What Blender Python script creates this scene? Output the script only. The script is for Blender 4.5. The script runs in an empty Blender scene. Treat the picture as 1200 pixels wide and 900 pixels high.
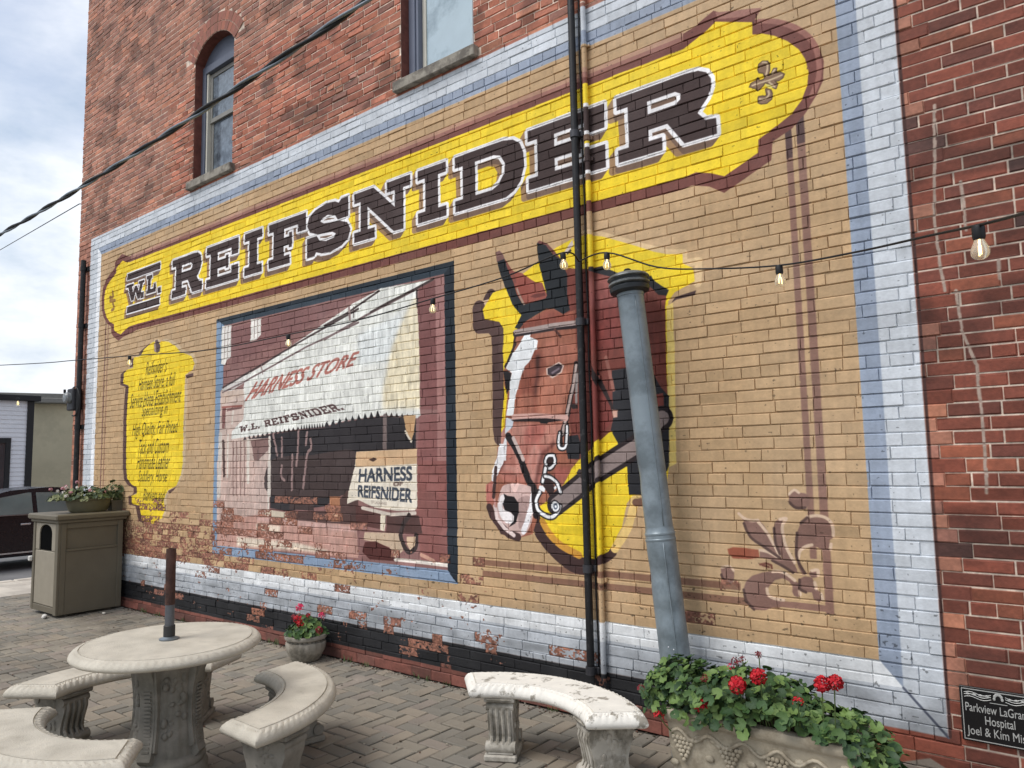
import bpy, bmesh, math, random
import numpy as np
from mathutils import Vector, Matrix
random.seed(7); RNG = np.random.default_rng(11)
S = bpy.context.scene; COL = S.collection
# ------------------------------------------------------------------ camera
cam = bpy.data.cameras.new("camera"); cam.sensor_width = 36; cam.lens = 26.02; cam.sensor_fit = 'HORIZONTAL'
cam.clip_start = .05; cam.clip_end = 3000
co = bpy.data.objects.new("camera", cam); COL.objects.link(co); S.camera = co
RI, UP, FW = Vector((.780276, .625096, -.020588)), Vector((.07776, -.064297, .994897)), Vector((-.620582, .777895, .098777))
co.matrix_world = Matrix(((RI.x, UP.x, -FW.x, 0), (RI.y, UP.y, -FW.y, -4.24), (RI.z, UP.z, -FW.z, 1.715), (0, 0, 0, 1)))
# ------------------------------------------------------------------ world, sun, exposure
SUN_EL, SUN_AZ = math.radians(56), math.radians(205)      # azimuth clockwise from +Y
wd = bpy.data.worlds.new("World"); S.world = wd; wd.use_nodes = True
nt = wd.node_tree; nt.nodes.clear()
def nn(t, kind, **kw):
    n = t.nodes.new(kind)
    for k, v in kw.items():
        if k in n.inputs: n.inputs[k].default_value = v
        else: setattr(n, k, v)
    return n
out = nn(nt, 'ShaderNodeOutputWorld')
sky = nn(nt, 'ShaderNodeTexSky'); sky.sky_type = 'NISHITA'; sky.sun_disc = False
sky.sun_elevation = SUN_EL; sky.sun_rotation = SUN_AZ; sky.dust_density = 2.0
bg1 = nn(nt, 'ShaderNodeBackground', Strength=.12); nt.links.new(sky.outputs[0], bg1.inputs[0])
tc = nn(nt, 'ShaderNodeTexCoord')
mp = nn(nt, 'ShaderNodeMapping'); mp.inputs['Scale'].default_value = (1, 1, 2.2); nt.links.new(tc.outputs['Generated'], mp.inputs[0])
n1 = nn(nt, 'ShaderNodeTexNoise', Scale=2.6, Detail=7.0, Roughness=.55, Distortion=.25); nt.links.new(mp.outputs[0], n1.inputs['Vector'])
sp = nn(nt, 'ShaderNodeSeparateXYZ'); nt.links.new(tc.outputs['Generated'], sp.inputs[0])
hz = nn(nt, 'ShaderNodeMapRange'); hz.inputs[1].default_value = .02; hz.inputs[2].default_value = .36; hz.inputs[3].default_value = .45; hz.inputs[4].default_value = 0.0
nt.links.new(sp.outputs[2], hz.inputs[0])
ad = nn(nt, 'ShaderNodeMath', operation='ADD'); nt.links.new(n1.outputs[0], ad.inputs[0]); nt.links.new(hz.outputs[0], ad.inputs[1])
cr = nn(nt, 'ShaderNodeMapRange'); cr.interpolation_type = 'SMOOTHSTEP'
cr.inputs[1].default_value = .36; cr.inputs[2].default_value = .74; cr.inputs[3].default_value = .38; cr.inputs[4].default_value = .97
nt.links.new(ad.outputs[0], cr.inputs[0])
n2 = nn(nt, 'ShaderNodeTexNoise', Scale=3.4, Detail=6.0, Roughness=.6); nt.links.new(mp.outputs[0], n2.inputs['Vector'])
cc = nn(nt, 'ShaderNodeValToRGB'); cc.color_ramp.elements[0].position = .36; cc.color_ramp.elements[0].color = (.50, .58, .67, 1)
cc.color_ramp.elements[1].position = .62; cc.color_ramp.elements[1].color = (.96, .97, 1, 1)
nt.links.new(n2.outputs[0], cc.inputs[0])
bg2 = nn(nt, 'ShaderNodeBackground', Strength=.88); nt.links.new(cc.outputs[0], bg2.inputs[0])
mx = nn(nt, 'ShaderNodeMixShader'); nt.links.new(cr.outputs[0], mx.inputs[0]); nt.links.new(bg1.outputs[0], mx.inputs[1]); nt.links.new(bg2.outputs[0], mx.inputs[2])
nt.links.new(mx.outputs[0], out.inputs[0])
sl = bpy.data.lights.new("sun", 'SUN'); sl.energy = 1.5; sl.angle = math.radians(28); sl.color = (1, .97, .93)
so = bpy.data.objects.new("sun", sl); COL.objects.link(so)
dv = Vector((math.sin(SUN_AZ) * math.cos(SUN_EL), math.cos(SUN_AZ) * math.cos(SUN_EL), math.sin(SUN_EL)))
so.rotation_euler = dv.to_track_quat('Z', 'Y').to_euler(); so.location = (0, -6, 12)
S.view_settings.view_transform = 'Standard'; S.view_settings.look = 'None'; S.view_settings.exposure = 0.55; S.view_settings.gamma = 1
S.view_settings.use_curve_mapping = False

# ------------------------------------------------------------------ helpers
def lin(c): return tuple(((v / 255) / 12.92 if v / 255 < .04045 else ((v / 255 + .055) / 1.055) ** 2.4) for v in c)
def mat(name, rgb, rough=.7, metal=0, var=.12, vscale=8, bump=.0, bscale=60, spec=.4, rgb2=None, s2=5, th=(.45, .6), detail=6):
    m = bpy.data.materials.new(name); m.use_nodes = True; t = m.node_tree; b = t.nodes['Principled BSDF']
    b.inputs['Roughness'].default_value = rough; b.inputs['Metallic'].default_value = metal
    b.inputs['Specular IOR Level'].default_value = spec
    c = lin(rgb); g = nn(t, 'ShaderNodeTexCoord')
    n = nn(t, 'ShaderNodeTexNoise', Scale=vscale, Detail=float(detail), Roughness=.6); t.links.new(g.outputs['Object'], n.inputs['Vector'])
    r = nn(t, 'ShaderNodeValToRGB'); r.color_ramp.elements[0].position = .3; r.color_ramp.elements[1].position = .7
    r.color_ramp.elements[0].color = tuple(v * (1 - var) for v in c) + (1,); r.color_ramp.elements[1].color = tuple(min(1, v * (1 + var)) for v in c) + (1,)
    t.links.new(n.outputs[0], r.inputs[0]); col = r.outputs[0]
    if rgb2:
        n3 = nn(t, 'ShaderNodeTexNoise', Scale=s2, Detail=8.0, Roughness=.65); t.links.new(g.outputs['Object'], n3.inputs['Vector'])
        k = nn(t, 'ShaderNodeMapRange'); k.inputs[1].default_value = th[0]; k.inputs[2].default_value = th[1]; t.links.new(n3.outputs[0], k.inputs[0])
        mxc = nn(t, 'ShaderNodeMix', data_type='RGBA'); t.links.new(k.outputs[0], mxc.inputs[0]); t.links.new(col, mxc.inputs[6]); mxc.inputs[7].default_value = lin(rgb2) + (1,)
        col = mxc.outputs[2]
    t.links.new(col, b.inputs['Base Color'])
    if bump:
        n4 = nn(t, 'ShaderNodeTexNoise', Scale=bscale, Detail=5.0, Roughness=.65); t.links.new(g.outputs['Object'], n4.inputs['Vector'])
        bp = nn(t, 'ShaderNodeBump', Strength=bump, Distance=.004); t.links.new(n4.outputs[0], bp.inputs['Height']); t.links.new(bp.outputs[0], b.inputs['Normal'])
    return m
class MB:
    def __init__(s): s.v = []; s.f = []; s.mi = []
    def add(s, vs, fs, mi=0):
        o = len(s.v); s.v += [tuple(p) for p in vs]; s.f += [tuple(i + o for i in f) for f in fs]; s.mi += [mi] * len(fs); return s
    def box(s, x0, y0, z0, x1, y1, z1, b=0, mi=0, M=None):
        if b:
            vs = []; 
            for sx in (0, 1):
                for sy in (0, 1):
                    for sz in (0, 1):
                        X, Y, Z = (x0, x1)[sx], (y0, y1)[sy], (z0, z1)[sz]; dx, dy, dz = b * (1 - 2 * sx), b * (1 - 2 * sy), b * (1 - 2 * sz)
                        vs += [(X, Y + dy, Z + dz), (X + dx, Y, Z + dz), (X + dx, Y + dy, Z)]
            I = lambda a, c, d, k: (a * 4 + c * 2 + d) * 3 + k
            fs = []
            for a in (0, 1):
                q = [I(a, 0, 0, 0), I(a, 1, 0, 0), I(a, 1, 1, 0), I(a, 0, 1, 0)]; fs.append(q if a else q[::-1])
                q = [I(0, a, 0, 1), I(1, a, 0, 1), I(1, a, 1, 1), I(0, a, 1, 1)]; fs.append(q[::-1] if a else q)
                q = [I(0, 0, a, 2), I(1, 0, a, 2), I(1, 1, a, 2), I(0, 1, a, 2)]; fs.append(q if a else q[::-1])
            for a in (0, 1):
                for c in (0, 1):
                    for k1, k2, ia, ib in ((0, 1, I(a, c, 0, 0), 0),):
                        q = [I(a, c, 0, 0), I(a, c, 1, 0), I(a, c, 1, 1), I(a, c, 0, 1)]; fs.append(q)
                    fs.append([I(0, a, c, 1), I(1, a, c, 1), I(1, a, c, 2), I(0, a, c, 2)])
                    fs.append([I(a, 0, c, 0), I(a, 1, c, 0), I(a, 1, c, 2), I(a, 0, c, 2)])
                    for d in (0, 1): fs.append([I(a, c, d, 0), I(a, c, d, 1), I(a, c, d, 2)])
        else:
            vs = [(x, y, z) for x in (x0, x1) for y in (y0, y1) for z in (z0, z1)]
            fs = [(0, 1, 3, 2), (4, 6, 7, 5), (0, 4, 5, 1), (2, 3, 7, 6), (0, 2, 6, 4), (1, 5, 7, 3)]
        if M is not None: vs = [M @ Vector(p) for p in vs]
        return s.add(vs, fs, mi)
    def lathe(s, prof, n=24, c=(0, 0, 0), mod=None, M=None, mi=0, cap=True):
        vs = []
        for r, z in prof:
            for i in range(n):
                a = 2 * math.pi * i / n; rr = r * (mod(a, z) if mod else 1)
                vs.append(Vector((rr * math.cos(a), rr * math.sin(a), z)))
        if M is not None: vs = [M @ p for p in vs]
        vs = [(p[0] + c[0], p[1] + c[1], p[2] + c[2]) for p in vs]
        fs = []
        for k in range(len(prof) - 1):
            for i in range(n): fs.append((k * n + i, k * n + (i + 1) % n, (k + 1) * n + (i + 1) % n, (k + 1) * n + i))
        if cap: fs += [tuple(range(n))[::-1], tuple(range((len(prof) - 1) * n, len(prof) * n))]
        return s.add(vs, fs, mi)
    def tube(s, pts, r, n=8, mi=0, cap=True):
        pts = [Vector(p) for p in pts]; vs = []; up = None
        for i, p in enumerate(pts):
            d = (pts[min(i + 1, len(pts) - 1)] - pts[max(i - 1, 0)]).normalized()
            if up is None: up = Vector((0, 0, 1)) if abs(d.z) < .9 else Vector((1, 0, 0))
            a = d.cross(up).normalized(); u = a.cross(d).normalized(); up = u
            rr = r[i] if isinstance(r, (list, tuple)) else r
            for k in range(n):
                t = 2 * math.pi * k / n; vs.append(p + a * (math.cos(t) * rr) + u * (math.sin(t) * rr))
        fs = [(i * n + k, (i + 1) * n + k, (i + 1) * n + (k + 1) % n, i * n + (k + 1) % n) for i in range(len(pts) - 1) for k in range(n)]
        if cap: fs += [tuple(range(n)), tuple(range((len(pts) - 1) * n, len(pts) * n))[::-1]]
        return s.add(vs, fs, mi)
    def prism(s, poly, y0, y1, M=None, mi=0):
        n = len(poly); vs = [Vector((x, y0, z)) for x, z in poly] + [Vector((x, y1, z)) for x, z in poly]
        if M is not None: vs = [M @ p for p in vs]
        return s.add(vs, [tuple(range(n)), tuple(range(n, 2 * n))[::-1]] + [(i, i + n, (i + 1) % n + n, (i + 1) % n) for i in range(n)], mi)
    def blob(s, c, r, n=8, m=5, M=None, mi=0):
        rx, ry, rz = r if isinstance(r, (tuple, list)) else (r, r, r)
        vs = [Vector((c[0], c[1], c[2] + rz))]
        for j in range(1, m):
            p = math.pi * j / m
            for i in range(n):
                a = 2 * math.pi * i / n; vs.append(Vector((c[0] + rx * math.sin(p) * math.cos(a), c[1] + ry * math.sin(p) * math.sin(a), c[2] + rz * math.cos(p))))
        vs.append(Vector((c[0], c[1], c[2] - rz)))
        fs = [(0, 1 + i, 1 + (i + 1) % n) for i in range(n)]
        for j in range(m - 2):
            for i in range(n): a = 1 + j * n; fs.append((a + i, a + n + i, a + n + (i + 1) % n, a + (i + 1) % n))
        L = len(vs) - 1; a = 1 + (m - 2) * n; fs += [(a + i, L, a + (i + 1) % n) for i in range(n)]
        if M is not None: vs = [M @ p for p in vs]
        return s.add(vs, fs, mi)
    def mesh(s, name, mats, smooth=None, fix=True):
        me = bpy.data.meshes.new(name); me.from_pydata(s.v, [], s.f)
        for m in (mats if isinstance(mats, (list, tuple)) else [mats]): me.materials.append(m)
        if len(me.materials) > 1: me.polygons.foreach_set('material_index', s.mi)
        if fix:
            b = bmesh.new(); b.from_mesh(me); bmesh.ops.recalc_face_normals(b, faces=b.faces); b.to_mesh(me); b.free()
        if smooth:
            me.polygons.foreach_set('use_smooth', [True] * len(me.polygons))
            if smooth is not True: me.set_sharp_from_angle(angle=math.radians(smooth))
        me.update(); return me
    def build(s, name, mats, parent=None, smooth=None, fix=True): return link(name, s.mesh(name, mats, smooth, fix), parent)
def link(name, data, parent=None):
    o = bpy.data.objects.new(name, data); COL.objects.link(o)
    if parent is not None: o.parent = parent
    return o
def thing(name, label, cat, loc=(0, 0, 0), rz=0, group=None):
    o = bpy.data.objects.new(name, None); COL.objects.link(o); o.location = loc; o.rotation_euler = (0, 0, rz); o.empty_display_size = .1
    return tag(o, label, cat, group)
def tag(o, label, cat, group=None):
    o['label'] = label; o['category'] = cat
    if group: o['group'] = group
    return o
def copy_tree(o, parent=None):
    c = o.copy(); COL.objects.link(c)
    if parent is not None: c.parent = parent
    for ch in list(o.children): copy_tree(ch, c)
    return c
def project(x, y, z):
    v = Vector((x, y + 4.24, z - 1.715)); d = v.dot(FW)
    if d < .05: return None
    return (512 + 740.05 * v.dot(RI) / d, 384 - 740.05 * v.dot(UP) / d, d)
def smooth_pts(p, closed, n=4):
    o = []; L = len(p)
    for i in range(L if closed else L - 1):
        a = p[(i - 1) % L] if closed or i else p[0]; b = p[i]; c = p[(i + 1) % L]; d = p[(i + 2) % L] if closed or i + 2 < L else p[-1]
        for k in range(n):
            t = k / n; t2 = t * t; t3 = t2 * t
            o.append(tuple(.5 * (2 * b[j] + (c[j] - a[j]) * t + (2 * a[j] - 5 * b[j] + 4 * c[j] - d[j]) * t2 + (3 * b[j] - a[j] - 3 * c[j] + d[j]) * t3) for j in range(len(b))))
    if not closed: o.append(p[-1])
    return o
# ------------------------------------------------------------------ mural: shapes in millimetres on the wall (x along it, z up)
PAINT = [
('p',(200,205,210),[(-10850,315),(-712,315),(-712,4868),(-10850,4868)],0),
('p',(148,158,174),[(-10605,4690),(-897,4690),(-1002,4585),(-10500,4585)],0),
('p',(146,157,174),[(-1002,4585),(-897,4690),(-897,518),(-1002,638)],0),
('p',(236,238,238),[(-10605,518),(-897,518),(-1002,638),(-10500,638)],0),
('p',(236,238,240),[(-10605,4690),(-10500,4585),(-10500,638),(-10605,518)],0),
('l',(90,95,110),[(-897,518),(-712,315)],0,12),
('p',(188,157,119),[(-10500,638),(-1002,638),(-1002,4585),(-10500,4585)],0),
('p',(40,40,42),[(-10600,118),(-1060,118),(-1060,315),(-10600,315)],0),
('p',(138,104,90),[(-1318,1130),(-1282,1130),(-1282,3600),(-1318,3600)],0),
('p',(138,104,90),[(-1253,842),(-1209,842),(-1209,3720),(-1253,3720)],0),
('p',(84,62,60),[(-1318,3400),(-1282,3400),(-1282,3600),(-1318,3600)],0),
('p',(84,62,60),[(-1253,3470),(-1209,3470),(-1209,3720),(-1253,3720)],0),
('p',(134,98,78),[(-3700,922),(-1720,922),(-1720,962),(-3700,962)],0),
('p',(134,98,78),[(-3700,842),(-1500,842),(-1500,882),(-3700,882)],0),
('p',(150,112,90),[(-10220,1100),(-10190,1100),(-10190,4000),(-10220,4000)],0),
('p',(128,92,80),[(-10300,1100),(-10270,1100),(-10270,4000),(-10300,4000)],0),
('p',(112,66,58),[(-1920,4398),(-1829,4419),(-1710,4470),(-1676,4444),(-1491,4390),(-1412,4363),(-1455,4306),(-1365,4275),(-1290,4235),(-1217,4179),(-1148,4098),(-1105,4009),(-1081,3909),(-1092,3797),(-1134,3721),(-1199,3638),(-1277,3571),(-1393,3526),(-1406,3417),(-1699,3291),(-1794,3356),(-1908,3392),(-1967,3381),(-9384,3406),(-9594,3375),(-9764,3359),(-9888,3325),(-10020,3383),(-10113,3447),(-10123,3540),(-10246,3598),(-10355,3687),(-10432,3821),(-10439,3979),(-10408,4112),(-10322,4204),(-10198,4265),(-10072,4324),(-10074,4389),(-9985,4434),(-9878,4475),(-9659,4398)],0),
('p',(150,104,92),[(-9609,4343),(-1920,4343),(-1920,4418),(-9609,4418)],0),
('p',(178,138,114),[(-9559,4383),(-1920,4383),(-1920,4418),(-9559,4418)],0),
('p',(150,104,92),[(-1697,4453),(-1627,4428),(-1491,4390),(-1412,4363),(-1433,4341),(-1493,4345),(-1629,4386),(-1685,4402)],0),
('l',(150,100,88),[(-1436,4287),(-1328,4243),(-1219,4159),(-1144,4064),(-1111,3959),(-1113,3830),(-1158,3729)],1,30),
('p',(238,207,46),[(-1925,4298),(-1834,4330),(-1759,4359),(-1700,4393),(-1472,4297),(-1476,4222),(-1421,4205),(-1345,4162),(-1272,4100),(-1214,4030),(-1181,3959),(-1167,3875),(-1178,3800),(-1213,3721),(-1272,3661),(-1350,3619),(-1475,3563),(-1480,3484),(-1694,3395),(-1776,3435),(-1875,3468),(-1964,3456),(-9441,3481),(-9596,3475),(-9722,3446),(-9832,3400),(-9949,3437),(-10035,3485),(-10041,3562),(-10162,3608),(-10271,3684),(-10349,3803),(-10360,3944),(-10334,4064),(-10254,4145),(-10138,4195),(-10023,4244),(-10028,4306),(-9947,4345),(-9851,4381),(-9734,4337),(-9653,4322)],0),
('g','R',[-8514,3676,-7828,4129]),
('g','E',[-7739,3676,-7088,4129]),
('g','I',[-6969,3676,-6647,4129]),
('g','F',[-6524,3676,-5899,4129]),
('g','S',[-5882,3676,-5230,4129]),
('g','N',[-5178,3676,-4442,4129]),
('g','I',[-4353,3676,-4026,4129]),
('g','D',[-3927,3676,-3228,4129]),
('g','E',[-3186,3676,-2523,4129]),
('g','R',[-2424,3676,-1727,4129]),
('g','w',[-9720,3805,-9228,4022]),
('g','l',[-9165,3825,-8918,4052]),
('g','.',[-9313,3799,-9233,3869]),
('g','.',[-8871,3790,-8791,3860]),
('g','-',[-9699,4087,-8820,4172]),
('g','-',[-9682,3651,-8815,3736]),
('G',),
('l',(78,58,46),[(-1507,3902),(-1498,3919),(-1470,3926),(-1459,3939),(-1450,3919),(-1430,3916),(-1413,3927),(-1420,3958),(-1447,3972),(-1452,3995),(-1444,4021),(-1424,4030),(-1396,4020),(-1386,4000),(-1386,3963),(-1397,3934),(-1377,3935),(-1360,3962),(-1345,3958),(-1350,3934),(-1327,3929),(-1305,3909),(-1314,3892),(-1337,3884),(-1364,3893),(-1346,3863),(-1355,3841),(-1374,3856),(-1392,3883),(-1415,3899),(-1432,3884),(-1461,3865),(-1472,3881),(-1492,3894),(-1507,3902)],0,12),
('l',(78,58,46),[(-1413,3857),(-1387,3840),(-1380,3817),(-1386,3786),(-1414,3771),(-1446,3777),(-1463,3791),(-1459,3823),(-1435,3819),(-1424,3811),(-1408,3818),(-1411,3835),(-1413,3857)],0,12),
('p',(132,104,82),[(-1507,3902),(-1498,3919),(-1470,3926),(-1459,3939),(-1450,3919),(-1430,3916),(-1413,3927),(-1420,3958),(-1447,3972),(-1452,3995),(-1444,4021),(-1424,4030),(-1396,4020),(-1386,4000),(-1386,3963),(-1397,3934),(-1377,3935),(-1360,3962),(-1345,3958),(-1350,3934),(-1327,3929),(-1305,3909),(-1314,3892),(-1337,3884),(-1364,3893),(-1346,3863),(-1355,3841),(-1374,3856),(-1392,3883),(-1415,3899),(-1432,3884),(-1461,3865),(-1472,3881),(-1492,3894)],0),
('p',(132,104,82),[(-1413,3857),(-1387,3840),(-1380,3817),(-1386,3786),(-1414,3771),(-1446,3777),(-1463,3791),(-1459,3823),(-1435,3819),(-1424,3811),(-1408,3818),(-1411,3835)],0),
('l',(204,180,146),[(-1424,4026),(-1401,4014),(-1397,3983),(-1409,3934)],1,10),
('l',(204,180,146),[(-1491,3904),(-1447,3906),(-1383,3904),(-1317,3909)],1,10),
('l',(204,180,146),[(-1456,3809),(-1424,3799),(-1398,3815),(-1400,3840)],1,10),
('l',(204,180,146),[(-1373,3938),(-1355,3956)],1,10),
('l',(204,180,146),[(-1392,3891),(-1362,3852)],1,10),
('p',(226,214,120),[(-1419,3892),(-1385,3872),(-1370,3851),(-1401,3857)],0),
('l',(150,110,50),[(-10107,4005),(-10102,3936),(-10187,3941)],1,45),
('l',(150,110,50),[(-10184,3894),(-10041,3880)],1,45),
('l',(150,110,50),[(-10096,3858),(-10057,3776),(-10123,3763)],1,45),
('p',(92,66,60),[(-9156,3166),(-9281,3119),(-9358,3050),(-9547,3053),(-9548,2921),(-9717,2913),(-9800,2873),(-9801,2743),(-9652,2707),(-9669,2564),(-9684,2285),(-9670,1976),(-9657,1682),(-9613,1544),(-9503,1472),(-9354,1437),(-9349,1358),(-9484,1334),(-9472,1237),(-9286,1219),(-9187,1043),(-8907,1012),(-8703,1092),(-8655,1178),(-8668,1304),(-8629,1369),(-8560,1419),(-8392,1465),(-8299,1574),(-8256,1712),(-8264,2130),(-8252,2469),(-8258,2597),(-8241,2723),(-8078,2768),(-8048,2839),(-8112,2923),(-8366,2999),(-8484,3077),(-8664,3153),(-8846,3180),(-8905,3146),(-8954,3192),(-9047,3192)],0),
('p',(200,176,140),[(-9006,3196),(-9131,3149),(-9208,3080),(-9397,3083),(-9398,2951),(-9567,2943),(-9650,2903),(-9651,2773),(-9501,2737),(-9519,2594),(-9533,2315),(-9520,2005),(-9507,1712),(-9463,1574),(-9353,1502),(-9203,1467),(-9199,1388),(-9334,1364),(-9322,1267),(-9136,1249),(-9036,1073),(-8757,1043),(-8552,1122),(-8504,1208),(-8517,1334),(-8479,1399),(-8410,1449),(-8242,1495),(-8148,1604),(-8106,1742),(-8113,2160),(-8102,2499),(-8107,2627),(-8090,2753),(-7928,2798),(-7899,2869),(-7962,2953),(-8216,3029),(-8334,3107),(-8514,3183),(-8696,3210),(-8754,3176),(-8804,3222),(-8897,3222)],0),
('p',(238,207,46),[(-9066,3176),(-9191,3129),(-9268,3060),(-9457,3063),(-9458,2931),(-9627,2923),(-9710,2883),(-9711,2753),(-9562,2717),(-9579,2574),(-9594,2295),(-9580,1986),(-9567,1692),(-9524,1554),(-9413,1482),(-9264,1447),(-9259,1368),(-9394,1344),(-9382,1247),(-9196,1229),(-9097,1053),(-8817,1023),(-8613,1102),(-8565,1188),(-8578,1314),(-8540,1379),(-8470,1429),(-8302,1475),(-8209,1584),(-8166,1722),(-8174,2140),(-8162,2479),(-8168,2607),(-8151,2733),(-7988,2778),(-7959,2849),(-8022,2933),(-8276,3009),(-8394,3087),(-8574,3163),(-8756,3190),(-8815,3156),(-8864,3202),(-8957,3202)],0),
('p',(90,70,66),[(-8895,3218),(-8843,3219),(-8768,3143),(-8780,3070),(-8855,3055),(-8912,3129)],0),
('p',(150,130,126),[(-8925,3183),(-8885,3194),(-8865,3064),(-8919,3085)],0),
('p',(90,66,60),[(-8151,2726),(-7973,2738),(-7971,2703),(-8121,2685)],0),
('p',(90,66,60),[(-8484,1415),(-8315,1458),(-8356,1423),(-8453,1380)],0),
('t',(70,58,18),"Reifsnider's",[-9106,2806,-8589,2976],0.25,0),
('t',(70,58,18),'Harness Store, a full',[-9288,2608,-8398,2788],0.25,0),
('t',(70,58,18),'Service Hotel Establishment',[-9498,2424,-8238,2604],0.25,0),
('t',(70,58,18),'Specializing in',[-9182,2265,-8556,2445],0.25,0),
('t',(70,58,18),'High Quality, Fair Priced',[-9415,2033,-8305,2233],0.25,0),
('t',(70,58,18),'Tack and Custom',[-9253,1848,-8496,2028],0.25,0),
('t',(70,58,18),'Handmade Leather',[-9267,1665,-8467,1845],0.25,0),
('t',(70,58,18),'Saddlery, Horse',[-9229,1472,-8521,1652],0.25,0),
('t',(70,58,18),'Blankets and',[-9083,1291,-8568,1431],0.25,0),
('t',(70,58,18),'more',[-8816,1223,-8593,1333],0.25,0),
('p',(46,58,68),[(-7500,762),(-3950,762),(-3950,3285),(-7500,3285)],0),
('p',(122,146,172),[(-7500,762),(-7348,856),(-7348,3199),(-7500,3285)],0),
('p',(134,152,174),[(-7500,762),(-3950,762),(-4059,856),(-7348,856)],0),
('p',(30,38,46),[(-3980,782),(-3950,762),(-3950,3285),(-3980,3285)],0),
('p',(32,40,48),[(-3950,3285),(-3950,3255),(-7500,3255),(-7500,3285)],0),
('p',(140,102,97),[(-7348,856),(-4059,856),(-4059,3199),(-7348,3199)],0),
('p',(128,90,87),[(-7189,3155),(-5119,3187),(-5358,3113),(-6143,2938),(-7176,2750)],0),
('p',(226,222,214),[(-7394,3196),(-7207,3187),(-7206,2845),(-7286,2816),(-7311,2763),(-7397,2786)],0),
('p',(226,222,214),[(-6833,3196),(-6646,3184),(-6648,3013),(-6733,2970),(-6852,2966),(-6828,3002)],0),
('l',(150,130,125),[(-7332,3201),(-7334,2839)],0,12),
('l',(150,130,125),[(-7267,3193),(-7269,2833)],0,12),
('l',(150,130,125),[(-6770,3188),(-6765,2995)],0,12),
('l',(150,130,125),[(-6707,3180),(-6703,2988)],0,12),
('p',(200,178,166),[(-7393,2501),(-6930,2481),(-6513,2012),(-6466,1397),(-7421,1383)],0),
('p',(198,172,160),[(-7443,1745),(-6472,1732),(-6462,1258),(-6578,1210),(-7421,1104)],0),
('B',[(-7443,1745),(-6472,1732),(-6462,1258),(-6578,1210),(-7421,1104),(-7421,1383),(-7393,2501)],14),
('p',(226,226,218),[(-7371,2525),(-6635,2682),(-5119,3144),(-5237,3111),(-4823,3202),(-4418,3183),(-4179,3180),(-4378,3123),(-4364,2970),(-4352,2597),(-4350,2119),(-4347,2072),(-4381,2050),(-4538,2071),(-4784,2095),(-5315,2072),(-5601,2033),(-5965,2027),(-6582,1995),(-7167,1967),(-7157,2050),(-6946,2165),(-6926,2343),(-6955,2469),(-6928,2584),(-7337,2507)],0),
('p',(204,198,192),[(-7371,2519),(-6944,2600),(-6924,2548),(-7334,2434)],0),
('p',(198,176,160),[(-7366,2485),(-6942,2468),(-6928,2412),(-7361,2342)],0),
('p',(228,216,186),[(-4440,3024),(-4369,3057),(-4352,2597),(-4350,2119),(-4349,2127),(-4801,2153),(-4800,2301),(-4761,2434),(-4673,2690),(-4545,2879)],0),
('p',(222,225,222),[(-5119,2832),(-4545,2952),(-4695,2634),(-4782,2554),(-5119,2556)],0),
('B',[(-7371,2525),(-6635,2682),(-5119,3144),(-5237,3111),(-4823,3202),(-4418,3183),(-4179,3180),(-4378,3123),(-4364,2970),(-4352,2597),(-4350,2119),(-4347,2072),(-4381,2050),(-4538,2071),(-4784,2095),(-5315,2072),(-5601,2033),(-5965,2027),(-6582,1995),(-7167,1967),(-7157,2050),(-6946,2165),(-6926,2343),(-6955,2469),(-6928,2584),(-7337,2507)],24),
('l',(70,56,54),[(-7354,2523),(-5868,2893),(-5119,3063)],0,20),
('l',(70,56,54),[(-5608,2971),(-5237,3057),(-4845,3183)],0,20),
('l',(120,100,98),[(-5607,2842),(-5026,2989),(-4419,3115)],0,20),
('l',(70,56,54),[(-4958,3010),(-4714,3065),(-4399,3126),(-4179,3176)],0,22),
('l',(120,100,98),[(-7352,2472),(-6927,2557),(-5867,2807),(-5119,2940)],0,18),
('l',(150,130,126),[(-5249,3097),(-5237,2986)],0,30),
('l',(70,56,54),[(-5185,3088),(-5185,2995)],0,12),
('l',(150,130,126),[(-6635,2699),(-6603,2609)],0,18),
('l',(70,56,54),[(-4378,3123),(-4370,2970)],0,20),
('q',(176,112,100),'HARNESS STORE',[(-6906,2352),(-5189,2563),(-5119,2678),(-6723,2532)],0.2),
('s',(84,60,58),'W.L. REIFSNIDER.',[(-7030,2028),(-5287,2174),(-5409,2242),(-7014,2093)]),
('p',(46,42,44),[(-6855,1957),(-6582,1981),(-5965,2017),(-5601,2021),(-5315,2063),(-4784,2086),(-4539,2062),(-4397,2042),(-4400,1804),(-5150,1793),(-5160,1688),(-5274,1449),(-5358,1408),(-5596,1308),(-6160,1251),(-6449,1270),(-6472,1732),(-6471,1958)],0),
('p',(68,55,53),[(-6439,1735),(-5798,1775),(-5204,1811),(-5186,1648),(-5313,1415),(-6455,1398)],1),
('p',(84,62,58),[(-6160,1244),(-5524,1269),(-5258,1462),(-5120,1372),(-5120,1164),(-5930,1132),(-6159,1166)],0),
('p',(66,52,50),[(-6126,1396),(-5748,1401),(-5747,1263),(-6124,1267)],0),
('p',(60,48,48),[(-6940,1949),(-6876,1953),(-6909,1990)],0),
('p',(60,48,48),[(-6859,1955),(-6796,1959),(-6828,1996)],0),
('p',(60,48,48),[(-6780,1960),(-6717,1965),(-6749,2002)],0),
('p',(60,48,48),[(-6701,1966),(-6639,1971),(-6671,2007)],0),
('p',(60,48,48),[(-6623,1972),(-6562,1976),(-6593,2012)],0),
('p',(60,48,48),[(-6546,1977),(-6485,1982),(-6517,2018)],0),
('p',(60,48,48),[(-6470,1983),(-6410,1987),(-6441,2023)],0),
('p',(60,48,48),[(-6396,1988),(-6336,1993),(-6367,2028)],0),
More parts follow.
